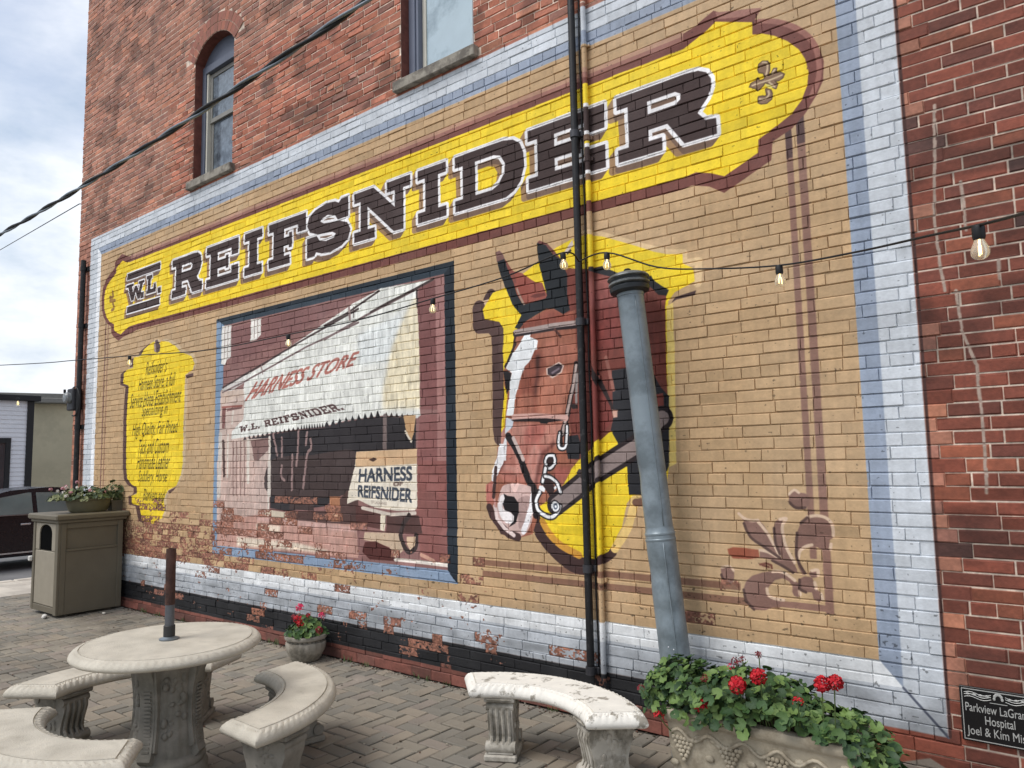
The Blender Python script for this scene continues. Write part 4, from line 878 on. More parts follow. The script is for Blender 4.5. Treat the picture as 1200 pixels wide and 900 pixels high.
STONE = mat('sill_stone', (150, 144, 132), .85, var=.2, vscale=14, bump=.6, bscale=40, rgb2=(104, 98, 90), s2=9)
TRIM = mat('blue_grey_trim', (92, 98, 112), .55, var=.08, vscale=6, bump=.2, bscale=30)
TRIML = mat('pale_trim', (116, 122, 138), .55, var=.06, vscale=6)
GSASH = mat('grey_sash', (132, 130, 124), .5, var=.08); CREAM = mat('cream_sash', (204, 200, 186), .5, var=.06); DARK = mat('dark_gap', (26, 26, 30), .6)
def glassy(name, rgb, rough=.06):
    m = mat(name, rgb, rough, var=.16, vscale=3, spec=.8); return m
PANE1 = mat('curtained_glass', (104, 114, 124), .08, var=.38, vscale=22, spec=.8, rgb2=(70, 78, 86), s2=5, th=(.48, .6)); PANE2 = mat('painted_sky_glass', (176, 195, 204), .05, var=.10, vscale=2, spec=.8, rgb2=(128, 146, 156), s2=2.2, th=(.54, .72))  # second pane: pale sky reflection and its streaks put into the colour
for wi, w in enumerate(WIN):
    x0, x1, z0, z1 = w; cx, cz, R = arch(w); f = MB()
    ar = [(x, z) for x, y, z in arc_pts(w, 0, 14)]
    f.prism([(x0, z1 - .03)] + ar + [(x1, z1 - .03)], .125, .16)               # solid panel in the arch head
    f.box(x0 + .001, .10, z0, x0 + .075, .21, z1 - .03, .004); f.box(x1 - .075, .10, z0, x1 - .001, .21, z1 - .03, .004); f.box(x0 + .075, .10, z1 - .12, x1 - .075, .21, z1 - .03, .004)
    fr = f.build('window', TRIM if wi == 0 else TRIML, bld)
    f = MB(); f.box(x0 + .078, .115, z0, x0 + .105, .2, z1 - .12, .003); f.box(x1 - .105, .115, z0, x1 - .078, .2, z1 - .12, .003)
    f.build('inner_stop', CREAM if wi == 0 else TRIML, fr)
    zm = (z0 + z1) / 2 + (.02 if wi == 0 else .20)
    for nm, za, zb, y in (('lower_sash', z0 + .005, zm + .03, .165), ('upper_sash', zm - .02, z1 - .125, .145)):
        s = MB(); xa, xb = x0 + .107, x1 - .107
        s.box(xa, y, za, xa + .045, y + .03, zb, .003); s.box(xb - .045, y, za, xb, y + .03, zb, .003); s.box(xa + .045, y + .001, za, xb - .045, y + .031, za + .055, .003); s.box(xa + .045, y + .001, zb - .05, xb - .045, y + .031, zb, .003)
        sa = s.build(nm, GSASH if wi == 0 else CREAM, fr)
        p = MB(); p.box(xa + .04, y + .012, za + .05, xb - .04, y + .018, zb - .045); p.build('pane', PANE1 if wi == 0 else PANE2, sa)
    s = MB(); s.box(x0 - .05, -.055, z0 - .095, x1 + .05, .12, z0 - .002, .006); s.build('sill', STONE, fr)
    s = MB(); s.box(x0, .215, z0, x1, .29, z1 + .3); s.build('blind_room', DARK, fr)
s = MB(); s.box(WX0 - .06, -.06, WZ1, WX1 + .06, 9.05, WZ1 + .12, .01); s.build('coping', STONE, bld)
# ------------------------------------------------------------------ ground
ASPH = mat('asphalt', (112, 112, 112), .9, var=.14, vscale=3, bump=.4, bscale=80)
g = MB(); g.add([(-900, -900, -.16), (900, -900, -.16), (900, 900, -.16), (-900, 900, -.16)], [(0, 1, 2, 3)]); o = g.build('ground', mat('ground', (104, 102, 96), .95, var=.2, vscale=.3)); o['kind'] = 'structure'
g = MB(); g.add([(-27, -120, -.125), (-13.3, -120, -.125), (-13.3, 160, -.125), (-27, 160, -.125)], [(0, 1, 2, 3)]); o = g.build('road', ASPH); o['kind'] = 'structure'
CONC = mat('pavement_concrete', (196, 188, 174), .85, var=.10, vscale=2.2, bump=.4, bscale=50, rgb2=(168, 160, 148), s2=1.6)
g = MB()
for k in range(-16, 24): g.box(-13.1, k * 1.5 + .006, -.3, -11.72, k * 1.5 + 1.494, -.003, .006)
o = g.build('sidewalk', CONC); o['kind'] = 'structure'
g = MB()
for k in range(-8, 12): g.box(-13.3, k * 3 + .004, -.3, -13.11, k * 3 + 2.996, .006, .02)
o = g.build('kerb', CONC); o['kind'] = 'structure'
PAVM = mat('sand_joint', (70, 67, 60), .95, var=.25, vscale=25, bump=.5)
g = MB(); g.box(-11.71, -9, -.3, 3.5, .02, -.009); pav = g.build('pavement', PAVM); pav['kind'] = 'structure'
PVS = [mat('paver_%s' % n, c, .88, var=.16, vscale=5, bump=.75, bscale=70, rgb2=c2, s2=1.3, th=(.42, .66)) for n, c, c2 in (('grey', (136, 129, 116), (112, 105, 94)), ('buff', (144, 134, 119), (116, 107, 95)), ('rosy', (138, 128, 117), (112, 105, 96)), ('dark', (126, 121, 111), (102, 98, 89)))]
rp = random.Random(4); PL = []; Lp, Wp = .208, .104
# herringbone: each L of two pavers, stepped
n = 70
for i in range(-n, n):
    for j in range(-n, n):
        for kind in (0, 1):
            # lattice of the 90-degree herringbone
            ox = i * Wp + j * Wp * 2; oy = i * Wp - j * Wp * 2
            x0, y0 = (ox, oy) if kind == 0 else (ox + Wp * 2, oy - Wp * 0)
            w, h = (Lp, Wp) if kind == 0 else (Wp, Lp)
            if kind: x0, y0 = ox, oy + Wp
            x0 -= 5.5; y0 -= 2.2
            if x0 + w < -11.7 or x0 > 3.3 or y0 + h < -6.2 or y0 > 0: continue
            PL.append((max(x0, -11.7), max(y0, -6.2), min(x0 + w, 3.3), min(y0 + h, -.004)))
def pav_geo(a, b, c, d, o=(0, 0)):
    z = rp.gauss(0, .0018); tx, ty = rp.gauss(0, .0012), rp.gauss(0, .0012); e = .006; gp = .0042; j = lambda: rp.uniform(-.0012, .0012)
    P = [(a + gp + j(), b + gp + j()), (c - gp + j(), b + gp + j()), (c - gp + j(), d - gp + j()), (a + gp + j(), d - gp + j())]; sg = [(1, 1), (-1, 1), (-1, -1), (1, -1)]
    V = [(x, y, -.02) for x, y in P] + [(x, y, z - .005) for x, y in P] + [(x + sx * e, y + sy * e, z + tx * sx + ty * sy) for (x, y), (sx, sy) in zip(P, sg)]
    F = [(8, 9, 10, 11)]
    for i in range(4): k = (i + 1) % 4; F += [(i, k, 4 + k, 4 + i), (4 + i, 4 + k, 8 + k, 8 + i)]
    return [(x - o[0], y - o[1], zz) for x, y, zz in V], F
def p_area(q):
    a, b, c, d = q; p = [project(x, y, 0) for x, y in ((a, b), (c, b), (c, d), (a, d))]
    if any(k is None for k in p) or not all(-10 < k[0] < 1034 and -10 < k[1] < 790 for k in p): return 0
    return abs(sum(p[i][0] * p[(i + 1) % 4][1] - p[(i + 1) % 4][0] * p[i][1] for i in range(4))) / 2
PL = [q for q in PL if q[2] - q[0] > .02 and q[3] - q[1] > .02]
order = sorted(range(len(PL)), key=lambda i: -p_area(PL[i])); top = set(order[:300]); mb = MB()
for i, q in enumerate(PL):
    k = rp.choices((0, 1, 2, 3), (5, 3, 2, 3))[0]
    if i in top:
        c = ((q[0] + q[2]) / 2, (q[1] + q[3]) / 2); m = MB(); m.add(*pav_geo(*q, c)); o = m.build('paver', PVS[k], pav, fix=False); o.location = (c[0], c[1], 0)
    else: mb.add(*pav_geo(*q), mi=k)
o = mb.build('paver', PVS, pav, fix=False); o['kind'] = 'stuff'
GRM = [mat('grit_%d' % i, c, .9) for i, c in enumerate([(112, 104, 92), (150, 142, 128), (96, 70, 58), (74, 66, 54)])]
q = random.Random(31); m = MB()
for k in range(900):
    x = q.uniform(-9.4, -.4); y = -abs(q.gauss(0, .045)) - .012 if k % 4 else -q.uniform(.05, 2.6); r_ = q.uniform(.003, .008)
    m.blob((x, y, r_ * .5), (r_ * q.uniform(.8, 1.6), r_ * q.uniform(.8, 1.4), r_ * .8), 5, 3, mi=q.randrange(4))
o = m.build('grit', GRM, None, fix=False); o['kind'] = 'stuff'
WEED = mat('weed_green', (84, 98, 58), .7, var=.3, vscale=60); m = MB()
for c_ in [(-8.6, -.03), (-7.2, -.025), (-6.35, -.03), (-5.0, -.03), (-4.35, -.025), (-3.6, -.03), (-1.2, -.03), (-6.9, -.9), (-5.2, -.62), (-3.2, -.3)] + [(q.uniform(-9, -1), -.02) for k in range(14)]:
    for k in range(q.randrange(6, 16)):
        a = q.uniform(0, 6.28); h_ = q.uniform(.015, .06); d_ = Vector((math.cos(a), math.sin(a), 0)); b0 = Vector((c_[0] + q.gauss(0, .035), min(-.006, c_[1] + q.gauss(0, .012)), -.004)); s_ = d_.cross(Vector((0, 0, 1))) * .0035
        tp = b0 + d_ * h_ * .5 + Vector((0, 0, h_)); 
        if tp.y > -.002: tp.y = -.004
        m.add([b0 - s_, b0 + s_, b0 + d_ * h_ * .2 + Vector((0, 0, h_ * .6)) + s_ * .8, tp], [(0, 1, 2, 3)])
o = m.build('weeds', WEED, None, fix=False); o['kind'] = 'stuff'
# ------------------------------------------------------------------ cast stone table, benches
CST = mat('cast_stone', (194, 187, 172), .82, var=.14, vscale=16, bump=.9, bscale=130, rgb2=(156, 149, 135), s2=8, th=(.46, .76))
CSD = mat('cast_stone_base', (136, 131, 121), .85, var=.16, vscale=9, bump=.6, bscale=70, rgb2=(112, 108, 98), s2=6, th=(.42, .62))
CSW = mat('whitewashed_stone', (224, 220, 210), .8, var=.07, vscale=12, bump=.5, bscale=80, rgb2=(150, 144, 132), s2=11, th=(.57, .63))
def resample(p, step):
    o = []
    for a, b in zip(p, p[1:] + p[:1]):
        L = math.hypot(b[0] - a[0], b[1] - a[1]); n = max(1, round(L / step)); o += [(a[0] + (b[0] - a[0]) * k / n, a[1] + (b[1] - a[1]) * k / n) for k in range(n)]
    return o
PROF = [(.078, 0), (.0715, 0), (.0695, -.009), (.064, -.009), (.062, -.001), (.058, -.001), (.050, -.0035), (.042, -.006), (.033, -.010), (.024, -.016), (.012, -.026), (.004, -.038), (0, -.05), (.005, -.062), (.018, -.072), (.03, -.076)]
def moulded_slab(outline, top, step=.009, k=1.0):
    """slab with a leaf border: outline is a closed counter-clockwise loop"""
    P = resample(outline, step); n = len(P); N = []
    for i in range(n):
        d1 = Vector((P[i][0] - P[i - 1][0], P[i][1] - P[i - 1][1])).normalized(); d2 = Vector((P[(i + 1) % n][0] - P[i][0], P[(i + 1) % n][1] - P[i][1])).normalized()
        n1, n2 = Vector((-d1.y, d1.x)), Vector((-d2.y, d2.x)); m = n1 + n2; N.append(m / max(.5, m.dot(n1)))
    vs = []; s = 0
    for i in range(n):
        L = math.hypot(P[i][0] - P[i - 1][0], P[i][1] - P[i - 1][1]); s += L; ph = (s / .042) % 1
        leaf = math.sin(math.pi * min(1, ph * 1.15)) if ph < .87 else 0; tooth = 1 if .15 < (s / .021) % 1 < .75 else 0
        for q, (d, z) in enumerate(PROF):
            dz = 0; dd = 0
            if 5 <= q <= 7: dz = -.0045 * (1 - tooth)
            if 8 <= q <= 11: dz = (.0065 * leaf - .003) * (1 if q < 10 else .35); dd = -.0015 * leaf
            vs.append((P[i][0] + N[i].x * (d + dd) * k, P[i][1] + N[i].y * (d + dd) * k, top + z * k + dz * k))
    m = len(PROF); b = MB()
    fs = [(i * m + q, ((i + 1) % n) * m + q, ((i + 1) % n) * m + q + 1, i * m + q + 1) for i in range(n) for q in range(m - 1)]
    fs += [tuple(i * m for i in range(n)), tuple(i * m + m - 1 for i in range(n))[::-1]]
    return b.add(vs, fs)
table = thing('stone_table', 'round cast stone pedestal table with a moulded rim and a pipe standing in its centre', 'table', (-4.19, -2.12, 0))
circ = lambda r, n: [(r * math.cos(2 * math.pi * i / n), r * math.sin(2 * math.pi * i / n)) for i in range(n)]
moulded_slab(circ(.49, 300), .74, k=.74).build('tabletop', CST, table, smooth=40)
m = MB(); nf = 48
def fl(a, z):                                                   # flutes between four plain scroll ribs
    q = (a / (math.pi / 2) + .5) % 1; return 1 + .035 * (abs(math.sin(a * 12)) if .25 < q < .75 else 0) - (.03 if .2 < q < .25 or .75 < q < .8 else 0)
m.lathe([(.27, .684), (.275, .67), (.262, .655), (.19, .645), (.165, .62), (.155, .5), (.155, .4), (.16, .28), (.168, .2), (.172, .15), (.16, .148)], 96, mod=fl)
m.lathe([(.172, .152), (.178, .14), (.20, .125), (.204, .105), (.196, .09), (.20, .085), (.215, .07), (.218, .0)], 48)
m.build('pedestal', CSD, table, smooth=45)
rr = random.Random(8)
for k in range(4):
    M = Matrix.Rotation(math.pi / 2 * k + .55, 4, 'Z'); f = MB()
    f.prism(smooth_pts([(.12, .65), (.215, .65), (.22, .62), (.20, .58), (.182, .5), (.176, .4), (.182, .3), (.198, .2), (.208, .15), (.12, .15)], True, 3), -.036, .036, M)
    f.prism([(.12, .64), (.20, .64), (.19, .56), (.178, .48), (.172, .4), (.178, .3), (.192, .2), (.12, .16)], -.05, .05, M)
    for q in range(16): z = .2 + q * .02; r = .176 + (.014 if z < .26 else 0) * (.26 - z) / .06 + (.006 if z > .45 else 0); f.box(r, -.02, z, r + .012, .02, z + .011, M=M)
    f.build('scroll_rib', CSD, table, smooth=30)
for k in range(4):
    a = math.pi / 2 * k + .55 + math.pi / 4; f = MB(); M = Matrix.Rotation(a, 4, 'Z')
    for q in range(22): f.blob((.152 + rr.uniform(-.004, .006), rr.uniform(-.055, .055), rr.uniform(.2, .56)), (.014, .018, rr.uniform(.014, .03)), 6, 4, M)
    f.build('carved_leaves', CSD, table, smooth=True)
pole = thing('umbrella_pole', 'rusty metal umbrella pole stub standing upright in the stone table', 'pole', (-4.19, -2.12, .7405))
RUST = mat('rusty_steel', (84, 58, 50), .7, metal=.3, var=.3, vscale=20, bump=.4, bscale=90, rgb2=(58, 42, 38), s2=14); GALV = mat('galvanised', (126, 134, 140), .45, metal=.7, var=.15, vscale=12, bump=.2)
m = MB(); m.lathe([(.052, 0), (.054, .006), (.036, .012), (.03, .016), (.03, .0165)], 24); m.build('flange', GALV, pole, smooth=35)
m = MB(); m.lathe([(.028, .016), (.031, .018), (.031, .075), (.028, .078)], 20, mod=lambda a, z: 1 + .04 * math.sin(a * 10)); m.build('coupling', mat('cast_iron', (62, 62, 62), .6, metal=.5), pole, smooth=35)
m = MB(); m.lathe([(.025, .077), (.025, .20), (.024, .2005)], 16); m.build('lower_tube', mat('dull_pipe', (92, 94, 98), .5, metal=.4, var=.2, vscale=18), pole, smooth=35)
m = MB(); m.lathe([(.0265, .19), (.0265, .50), (.021, .50), (.021, .42)], 16, cap=False); m.build('upper_tube', RUST, pole, smooth=35)
# one bench: local origin at the centre of its arc, arc centred on +X
A0, RI_, RO_ = math.radians(49), .575, .915
def bench_outline():
    n = 60; o = [(RO_ * math.cos(-A0 + 2 * A0 * i / n), RO_ * math.sin(-A0 + 2 * A0 * i / n)) for i in range(n + 1)]
    n = 40; o += [(RI_ * math.cos(A0 - 2 * A0 * i / n), RI_ * math.sin(A0 - 2 * A0 * i / n)) for i in range(n + 1)]
    return o
def bench_slab(top, no=110, ne=30):
    rings = []; k = .78
    for q, (d0, z0) in enumerate(PROF):
        pts = []; sides = [('o', no), ('e', ne), ('i', no), ('e2', ne)]
        for sd, n in sides:
            for i in range(n):
                u = i / n; L = {'o': 1.55, 'e': .34, 'i': .97, 'e2': .34}[sd]; s_ = u * L; ph = (s_ / .042) % 1
                leaf = math.sin(math.pi * min(1, ph * 1.15)) if ph < .87 else 0; tooth = 1 if .15 < (s_ / .021) % 1 < .75 else 0; dz = dd = 0
                if 5 <= q <= 7: dz = -.005 * (1 - tooth)
                if 8 <= q <= 11: dz = (.0065 * leaf - .003) * (1 if q < 10 else .35); dd = -.0015 * leaf
                d = d0 * k + dd; ro, ri = RO_ - d, RI_ + d; ao, ai = A0 - math.asin(d / ro), A0 - math.asin(d / ri)
                if sd == 'o': r_, a_ = ro, -ao + 2 * ao * u
                elif sd == 'i': r_, a_ = ri, ai - 2 * ai * u
                else:
                    sg = 1 if sd == 'e' else -1; pa = (ro * math.cos(ao), sg * ro * math.sin(ao)); pb_ = (ri * math.cos(ai), sg * ri * math.sin(ai)); v = u if sd == 'e' else 1 - u
                    pts.append((pa[0] + (pb_[0] - pa[0]) * v, pa[1] + (pb_[1] - pa[1]) * v, top + z0 + dz)); continue
                pts.append((r_ * math.cos(a_), r_ * math.sin(a_), top + z0 + dz))
        rings.append(pts)
    n = len(rings[0]); V = [p for r_ in rings for p in r_]; F = [(q * n + i, q * n + (i + 1) % n, (q + 1) * n + (i + 1) % n, (q + 1) * n + i) for q in range(len(rings) - 1) for i in range(n)]
    for base in (0, (len(rings) - 1) * n):                      # caps bridged from the outer arc to the inner one
        F += [tuple(base + x for x in (i, i + 1, no + ne + no - 1 - i, no + ne + no - i)) for i in range(no)]
        F.append(tuple(base + no + i for i in range(ne + 1))); F.append(tuple(base + (no * 2 + ne + i) % n for i in range(ne + 1)))
    return MB().add(V, F)
def make_bench():
    r = thing('curved_bench', 'x', 'bench'); bench_slab(.425).build('seat', CST, r, smooth=40)
    sil = smooth_pts([(.0, .352), (.0, .33), (.028, .312), (.012, .285), (.010, .24), (.032, .18), (.042, .12), (.018, .075), (.008, .05), (.028, .034), (.26, .034), (.285, .05), (.272, .075), (.245, .12), (.25, .18), (.275, .24), (.275, .285), (.262, .312), (.288, .33), (.288, .352)], True, 2)
    for sgn in (-1, 1):
        M = Matrix.Rotation(sgn * math.radians(31), 4, 'Z') @ Matrix.Translation((.60, 0, 0)); f = MB(); q = random.Random(5)
        f.prism(sil, -.078, .078, M); f.box(-.012, -.102, 0, .30, .102, .036, .008, M=M); f.box(-.012, -.096, .325, .298, .096, .353, .006, M=M)
        for u in (.03, .258):
            f2 = [(u + .034 * math.cos(t), .072 + .032 * math.sin(t)) for t in [2 * math.pi * k / 14 for k in range(14)]]; f.prism(f2, -.092, .092, M)
            f2 = [(u + .026 * math.cos(t), .295 + .025 * math.sin(t)) for t in [2 * math.pi * k / 12 for k in range(12)]]; f.prism(f2, -.086, .086, M)
        for v in (-.055, -.018, .018, .055): f.tube([M @ Vector((x, v, z)) for x, z in ((.016, .30), (.004, .26), (.022, .19), (.034, .13), (.012, .09))], .011, 6)
        for k in range(26):
            s_ = q.choice((-1, 1)); f.blob((q.uniform(.08, .22), s_ * .078, q.uniform(.07, .29)), (q.uniform(.012, .026), .011, q.uniform(.010, .028)), 6, 4, M)
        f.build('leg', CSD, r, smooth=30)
    return r
bench = make_bench(); GRP = 'curved stone benches'
LB_ = [((-4.19, -2.12), 47, 'curved stone bench between the round table and the wall, beside the flower pot'), ((-4.19, -2.12), -86, 'curved stone bench in the near foreground, cut off by the photo edge'), ((-4.45, -2.10), 164, 'curved stone bench on the far side of the round table, partly hidden behind it'), ((-2.55, -1.37), 88, 'whitewashed weathered curved stone bench standing against the painted wall')]
for i, (p, a, lab) in enumerate(LB_):
    b = bench if i == 0 else copy_tree(bench)
    b.location = (p[0], p[1], 0); b.rotation_euler = (0, 0, math.radians(a)); tag(b, lab, 'bench', GRP)
    if i == 3:
        b.scale = (.93, .93, 1)
        for ch in b.children:
            if ch.name.startswith('seat'): ch.data = ch.data.copy(); ch.data.materials[0] = CSW
            else: ch.data = ch.data.copy(); ch.data.materials[0] = mat('pale_stone_leg', (178, 172, 160), .85, var=.15, vscale=10, bump=.5, rgb2=(124, 118, 106), s2=7)
# ------------------------------------------------------------------ planters and plants
LEAFM = [mat('leaf_%d' % i, c, .55, var=.25, vscale=30, bump=.3, bscale=60, spec=.35) for i, c in enumerate([(70, 96, 48), (54, 82, 42), (96, 120, 62), (44, 68, 38)])]
def leaf_mesh(i):
    r = random.Random(i); n = 14; b = MB(); V = [(0, 0, 0)]
    for k in range(n):
        a = math.radians(25) + (2 * math.pi - math.radians(50)) * k / (n - 1); rr_ = (1 if k % 2 == 0 else .86) * (1 + r.uniform(-.05, .05))
        V.append((rr_ * math.cos(a), rr_ * math.sin(a), .22 * (1 if k % 2 else .7) + r.uniform(-.04, .04)))
    for k in range(n): V.append((V[k + 1][0] * .55, V[k + 1][1] * .55, .05 * (1 if k % 2 else -.3)))
    F = [(0, 1 + n + k, 2 + n + k) for k in range(n - 1)] + [(1 + n + k, 1 + k, 2 + k, 2 + n + k) for k in range(n - 1)]
    b.add(V, F); return b
def leaf_matrix(p, size, nrm, spin):
    z = Vector(nrm).normalized(); x = z.orthogonal().normalized(); y = z.cross(x); R3 = Matrix((x, y, z)).transposed().to_4x4()
    return Matrix.Translation(p) @ R3 @ Matrix.Rotation(spin, 4, 'Z') @ Matrix.Scale(size, 4)
def petal_head(b, c, R, q, n=34):
    for k in range(n):
        d = Vector((q.gauss(0, 1), q.gauss(0, 1), q.gauss(.35, .8))).normalized(); p = Vector(c) + d * R * q.uniform(.7, 1)
        z = d; x = z.orthogonal().normalized(); x.rotate(Matrix.Rotation(q.uniform(0, 6.28), 3, z)); y = z.cross(x); s = R * .5
        for t in range(3):
            a = t * 2.1 + q.random(); u = x * math.cos(a) + y * math.sin(a); w = z.cross(u)
            b.add([p, p + (u * .8 - w * .45) * s + z * s * .15, p + u * s * 1.1 + z * s * .3, p + (u * .8 + w * .45) * s + z * s * .15], [(0, 1, 2, 3)])
STEMM = mat('stem', (92, 110, 62), .7); REDM = mat('red_petals', (176, 12, 28), .6, var=.3, vscale=40); PINKM = mat('pink_petals', (206, 40, 84), .6, var=.3, vscale=40); DEADM = mat('faded_petals', (120, 30, 40), .7, var=.3)
pl = thing('stone_planter', 'long rectangular cast stone planter carved with grapes and vines', 'planter', (-1.405, -.56, 0))
STN = mat('planter_stone', (176, 166, 146), .85, var=.12, vscale=9, bump=.6, bscale=80, rgb2=(138, 128, 110), s2=7)
m = MB(); w, d = .465, .16
def ring(b, x, y, z): return [(-x, -y, z), (x, -y, z), (x, y, z), (-x, y, z)]
lv = [(.40, .12, 0), (.42, .135, .0), (.42, .135, .05), (.405, .12, .07), (.42, .13, .10), (.438, .145, .25), (.445, .15, .365), (.452, .156, .375), (.468, .172, .39), (.475, .178, .412), (.470, .174, .432), (.455, .16, .438), (.425, .13, .436), (.415, .12, .36)]
V = []; 
for x, y, z in lv: V += ring(m, x, y, z)
F = [(k * 4 + i, k * 4 + (i + 1) % 4, (k + 1) * 4 + (i + 1) % 4, (k + 1) * 4 + i) for k in range(len(lv) - 1) for i in range(4)] + [(3, 2, 1, 0), tuple(range(len(V) - 4, len(V)))]
m.add(V, F); body = m.build('body', STN, pl, smooth=35)
q = random.Random(12); m = MB()
for cx_ in (-.36, -.12, .10, .33):                             # bunches of grapes and a running vine on the front
    for rw in range(6):
        for k in range(6 - rw):
            m.blob((cx_ + (k - (5 - rw) / 2) * .021 + q.uniform(-.003, .003), -.146 - .012 * (.30 - rw * .02) * 2 + .0, .30 - rw * .02), .0125, 7, 4)
V = [(-.43 + k * .02, -.153 + .004 * math.sin(k), .318 + .022 * math.sin(k * .75)) for k in range(44)]; m.tube(V, .009, 6)
for k in range(16): m.blob((q.uniform(-.42, .42), -.149, q.uniform(.12, .33)), (.026, .008, .017), 7, 4)
m.build('grape_relief', STN, pl, smooth=True)
SOIL = mat('soil', (62, 50, 40), .95, bump=.8)
m = MB(); m.box(-.41, -.115, .35, .41, .115, .41); m.build('soil', SOIL, pl)
ger = thing('geranium', 'bushy red geranium spilling over the long rectangular stone planter', 'plant', (-1.405, -.56, .41))
LM = [leaf_mesh(i).mesh('leaf', LEAFM[i % 4], True, fix=False) for i in range(8)]
q = random.Random(21); sb = MB(); pos = []
for k in range(1150):
    u = q.uniform(-1, 1); x = u * .60; ev = math.sqrt(max(0, 1 - (abs(u) ** 4) * .8)); th = q.uniform(-1.25, 1.45)
    hh = (.25 if u < -.05 else .17 + .03 * math.sin(u * 9)) * ev * (1 + .18 * math.sin(u * 7 + 1)); dp = (.27 + .03 * math.sin(u * 11)) * ev; rad = q.uniform(.62, 1.04)
    y = -math.sin(th) * dp * rad - .02; z = math.cos(th) * hh * rad - (.14 if th > 1.0 else 0) * (th - .9) - (.08 * max(0, u - .55) / .45)
    if th > 1.28 - .26 * (u > 0): th = 2.56 - .52 * (u > 0) - th; z = math.cos(th) * hh * rad; y = -math.sin(th) * dp * rad * .8
    if u > .72: z -= q.uniform(0, .26) * (u - .6) / .4
    nrm = Vector((u * .5 + q.gauss(0, .35), -math.sin(th) * 1.0 - .25 + q.gauss(0, .35), math.cos(th) * .9 + .35 + q.gauss(0, .25)))
    pos.append((Vector((x, y, z)), q.uniform(.018, .036), nrm, q.uniform(0, 6.28)))
pos.sort(key=lambda p: p[0].y * 1.0 - p[0].z * .8); stuff = MB()
for k, p in enumerate(pos):
    M = leaf_matrix(*p); mi = q.randrange(8)
    if k < 300: o = link('leaf', LM[mi], ger); o.matrix_local = M
    else:
        me = LM[mi]; stuff.add([M @ v.co for v in me.vertices], [tuple(f.vertices) for f in me.polygons], mi % 4)
    if k % 4 == 0: sb.tube([(p[0].x * .8, p[0].y * .35, -.02), (p[0].x * .9, p[0].y * .75, p[0].z * .6), tuple(p[0])], .0022, 4, cap=False)
o = stuff.build('leaf', LEAFM, ger, smooth=True, fix=False); o['kind'] = 'stuff'
sb.build('stems', STEMM, ger)
FLW = [(864, 803, .037, 0), (889, 793, .034, 0), (964, 802, .032, 0), (979, 800, .030, 0), (935, 822, .022, 0), (772, 838, .024, 0), (821, 826, .034, 0), (862, 776, .022, 1), (870, 773, .016, 1), (889, 767, .017, 1), (857, 781, .016, 2), (825, 795, .018, 1), (751, 807, .018, 1)]
def unproj(x, y, wy):                                           # a point at depth wy from where the flower stands out of the foliage
    d = FW + RI * ((x - 600) / 867.24) - UP * ((y - 450) / 867.24); return Vector((0, -4.24, 1.715)) + d * ((wy + 4.24) / d.y)
LOCF = [tuple(unproj(a, b, -.78 if b > 790 else -.62) - Vector((-1.405, -.56, .41))) for a, b, r_, k_ in FLW]
for (c, (a, b, r_, k_)) in zip(LOCF, FLW):
    f = MB(); petal_head(f, c, r_, q, 60 if r_ > .025 else 14); h = f.build('flower', (REDM, DEADM, PINKM)[k_], ger, fix=False)
    f = MB(); f.tube([(c[0] * .9, c[1] * .6, min(c[2] - .12, .02)), (c[0] * .97, c[1] * .9, c[2] - .04), c], .003, 5); f.build('flower_stalk', STEMM, h)
# small round pot
pot = thing('round_flower_pot', 'small round ribbed cast stone flower pot on the pavers by the wall', 'flower pot', (-5.58, -.20, 0))
m = MB(); rib = lambda a, z: 1 + (.045 * abs(math.sin(a * 9)) if .03 < z < .165 else 0)
m.lathe([(.10, 0), (.115, .006), (.13, .03), (.158, .09), (.166, .14), (.163, .162), (.150, .168), (.150, .178), (.158, .183), (.176, .19), (.182, .205), (.178, .22), (.166, .224), (.150, .22), (.142, .19), (.02, .188)], 72, mod=rib); m.build('bowl', mat('pot_stone', (158, 151, 138), .85, var=.16, vscale=11, bump=.5, rgb2=(118, 112, 100), s2=8), pot, smooth=40)
m = MB()
for k in range(22): a = 2 * math.pi * k / 22; m.blob((.152 * math.cos(a), .152 * math.sin(a), .174), (.012, .012, .008), 6, 4)
m.build('bead_band', CSD, pot, smooth=True); m = MB(); m.lathe([(.14, .195), (.02, .205)], 20); m.build('soil', SOIL, pot)
def small_plant(name, lab, loc, spread, hgt, n, size, heads, hm, mats, seed):
    t_ = thing(name, lab, 'plant', loc); q = random.Random(seed); b = MB(); s = MB()
    for k in range(n):
        a, r_ = q.uniform(0, 6.28), math.sqrt(q.random()); x, y = spread[0] * r_ * math.cos(a), spread[1] * r_ * math.sin(a); z = hgt * (1 - r_ * r_ * .75) * q.uniform(.35, 1.05)
        M = leaf_matrix(Vector((x, y, z)), size * q.uniform(.7, 1.3), (x * 4 + q.gauss(0, .5), y * 4 - .4 + q.gauss(0, .5), 1), q.uniform(0, 6.28)); me = LM[q.randrange(8)]
        b.add([M @ v.co for v in me.vertices], [tuple(f.vertices) for f in me.polygons], q.randrange(4))
        if k % 2 == 0: s.tube([(x * .3, y * .3, 0), (x * .8, y * .8, z * .6), (x, y, z)], .002, 4, cap=False)
    o = b.build('leaf', mats, t_, smooth=True, fix=False); o['kind'] = 'stuff'; s.build('stems', STEMM, t_)
    for (x, y, z, r_, k_) in heads:
        f = MB(); petal_head(f, (x, y, z), r_, q, 22); h = f.build('flower', hm[k_], t_, fix=False); f = MB(); f.tube([(x * .5, y * .5, 0), (x * .9, y * .9, z * .6), (x, y, z - .01)], .0028, 5); f.build('flower_stalk', STEMM, h)
    return t_
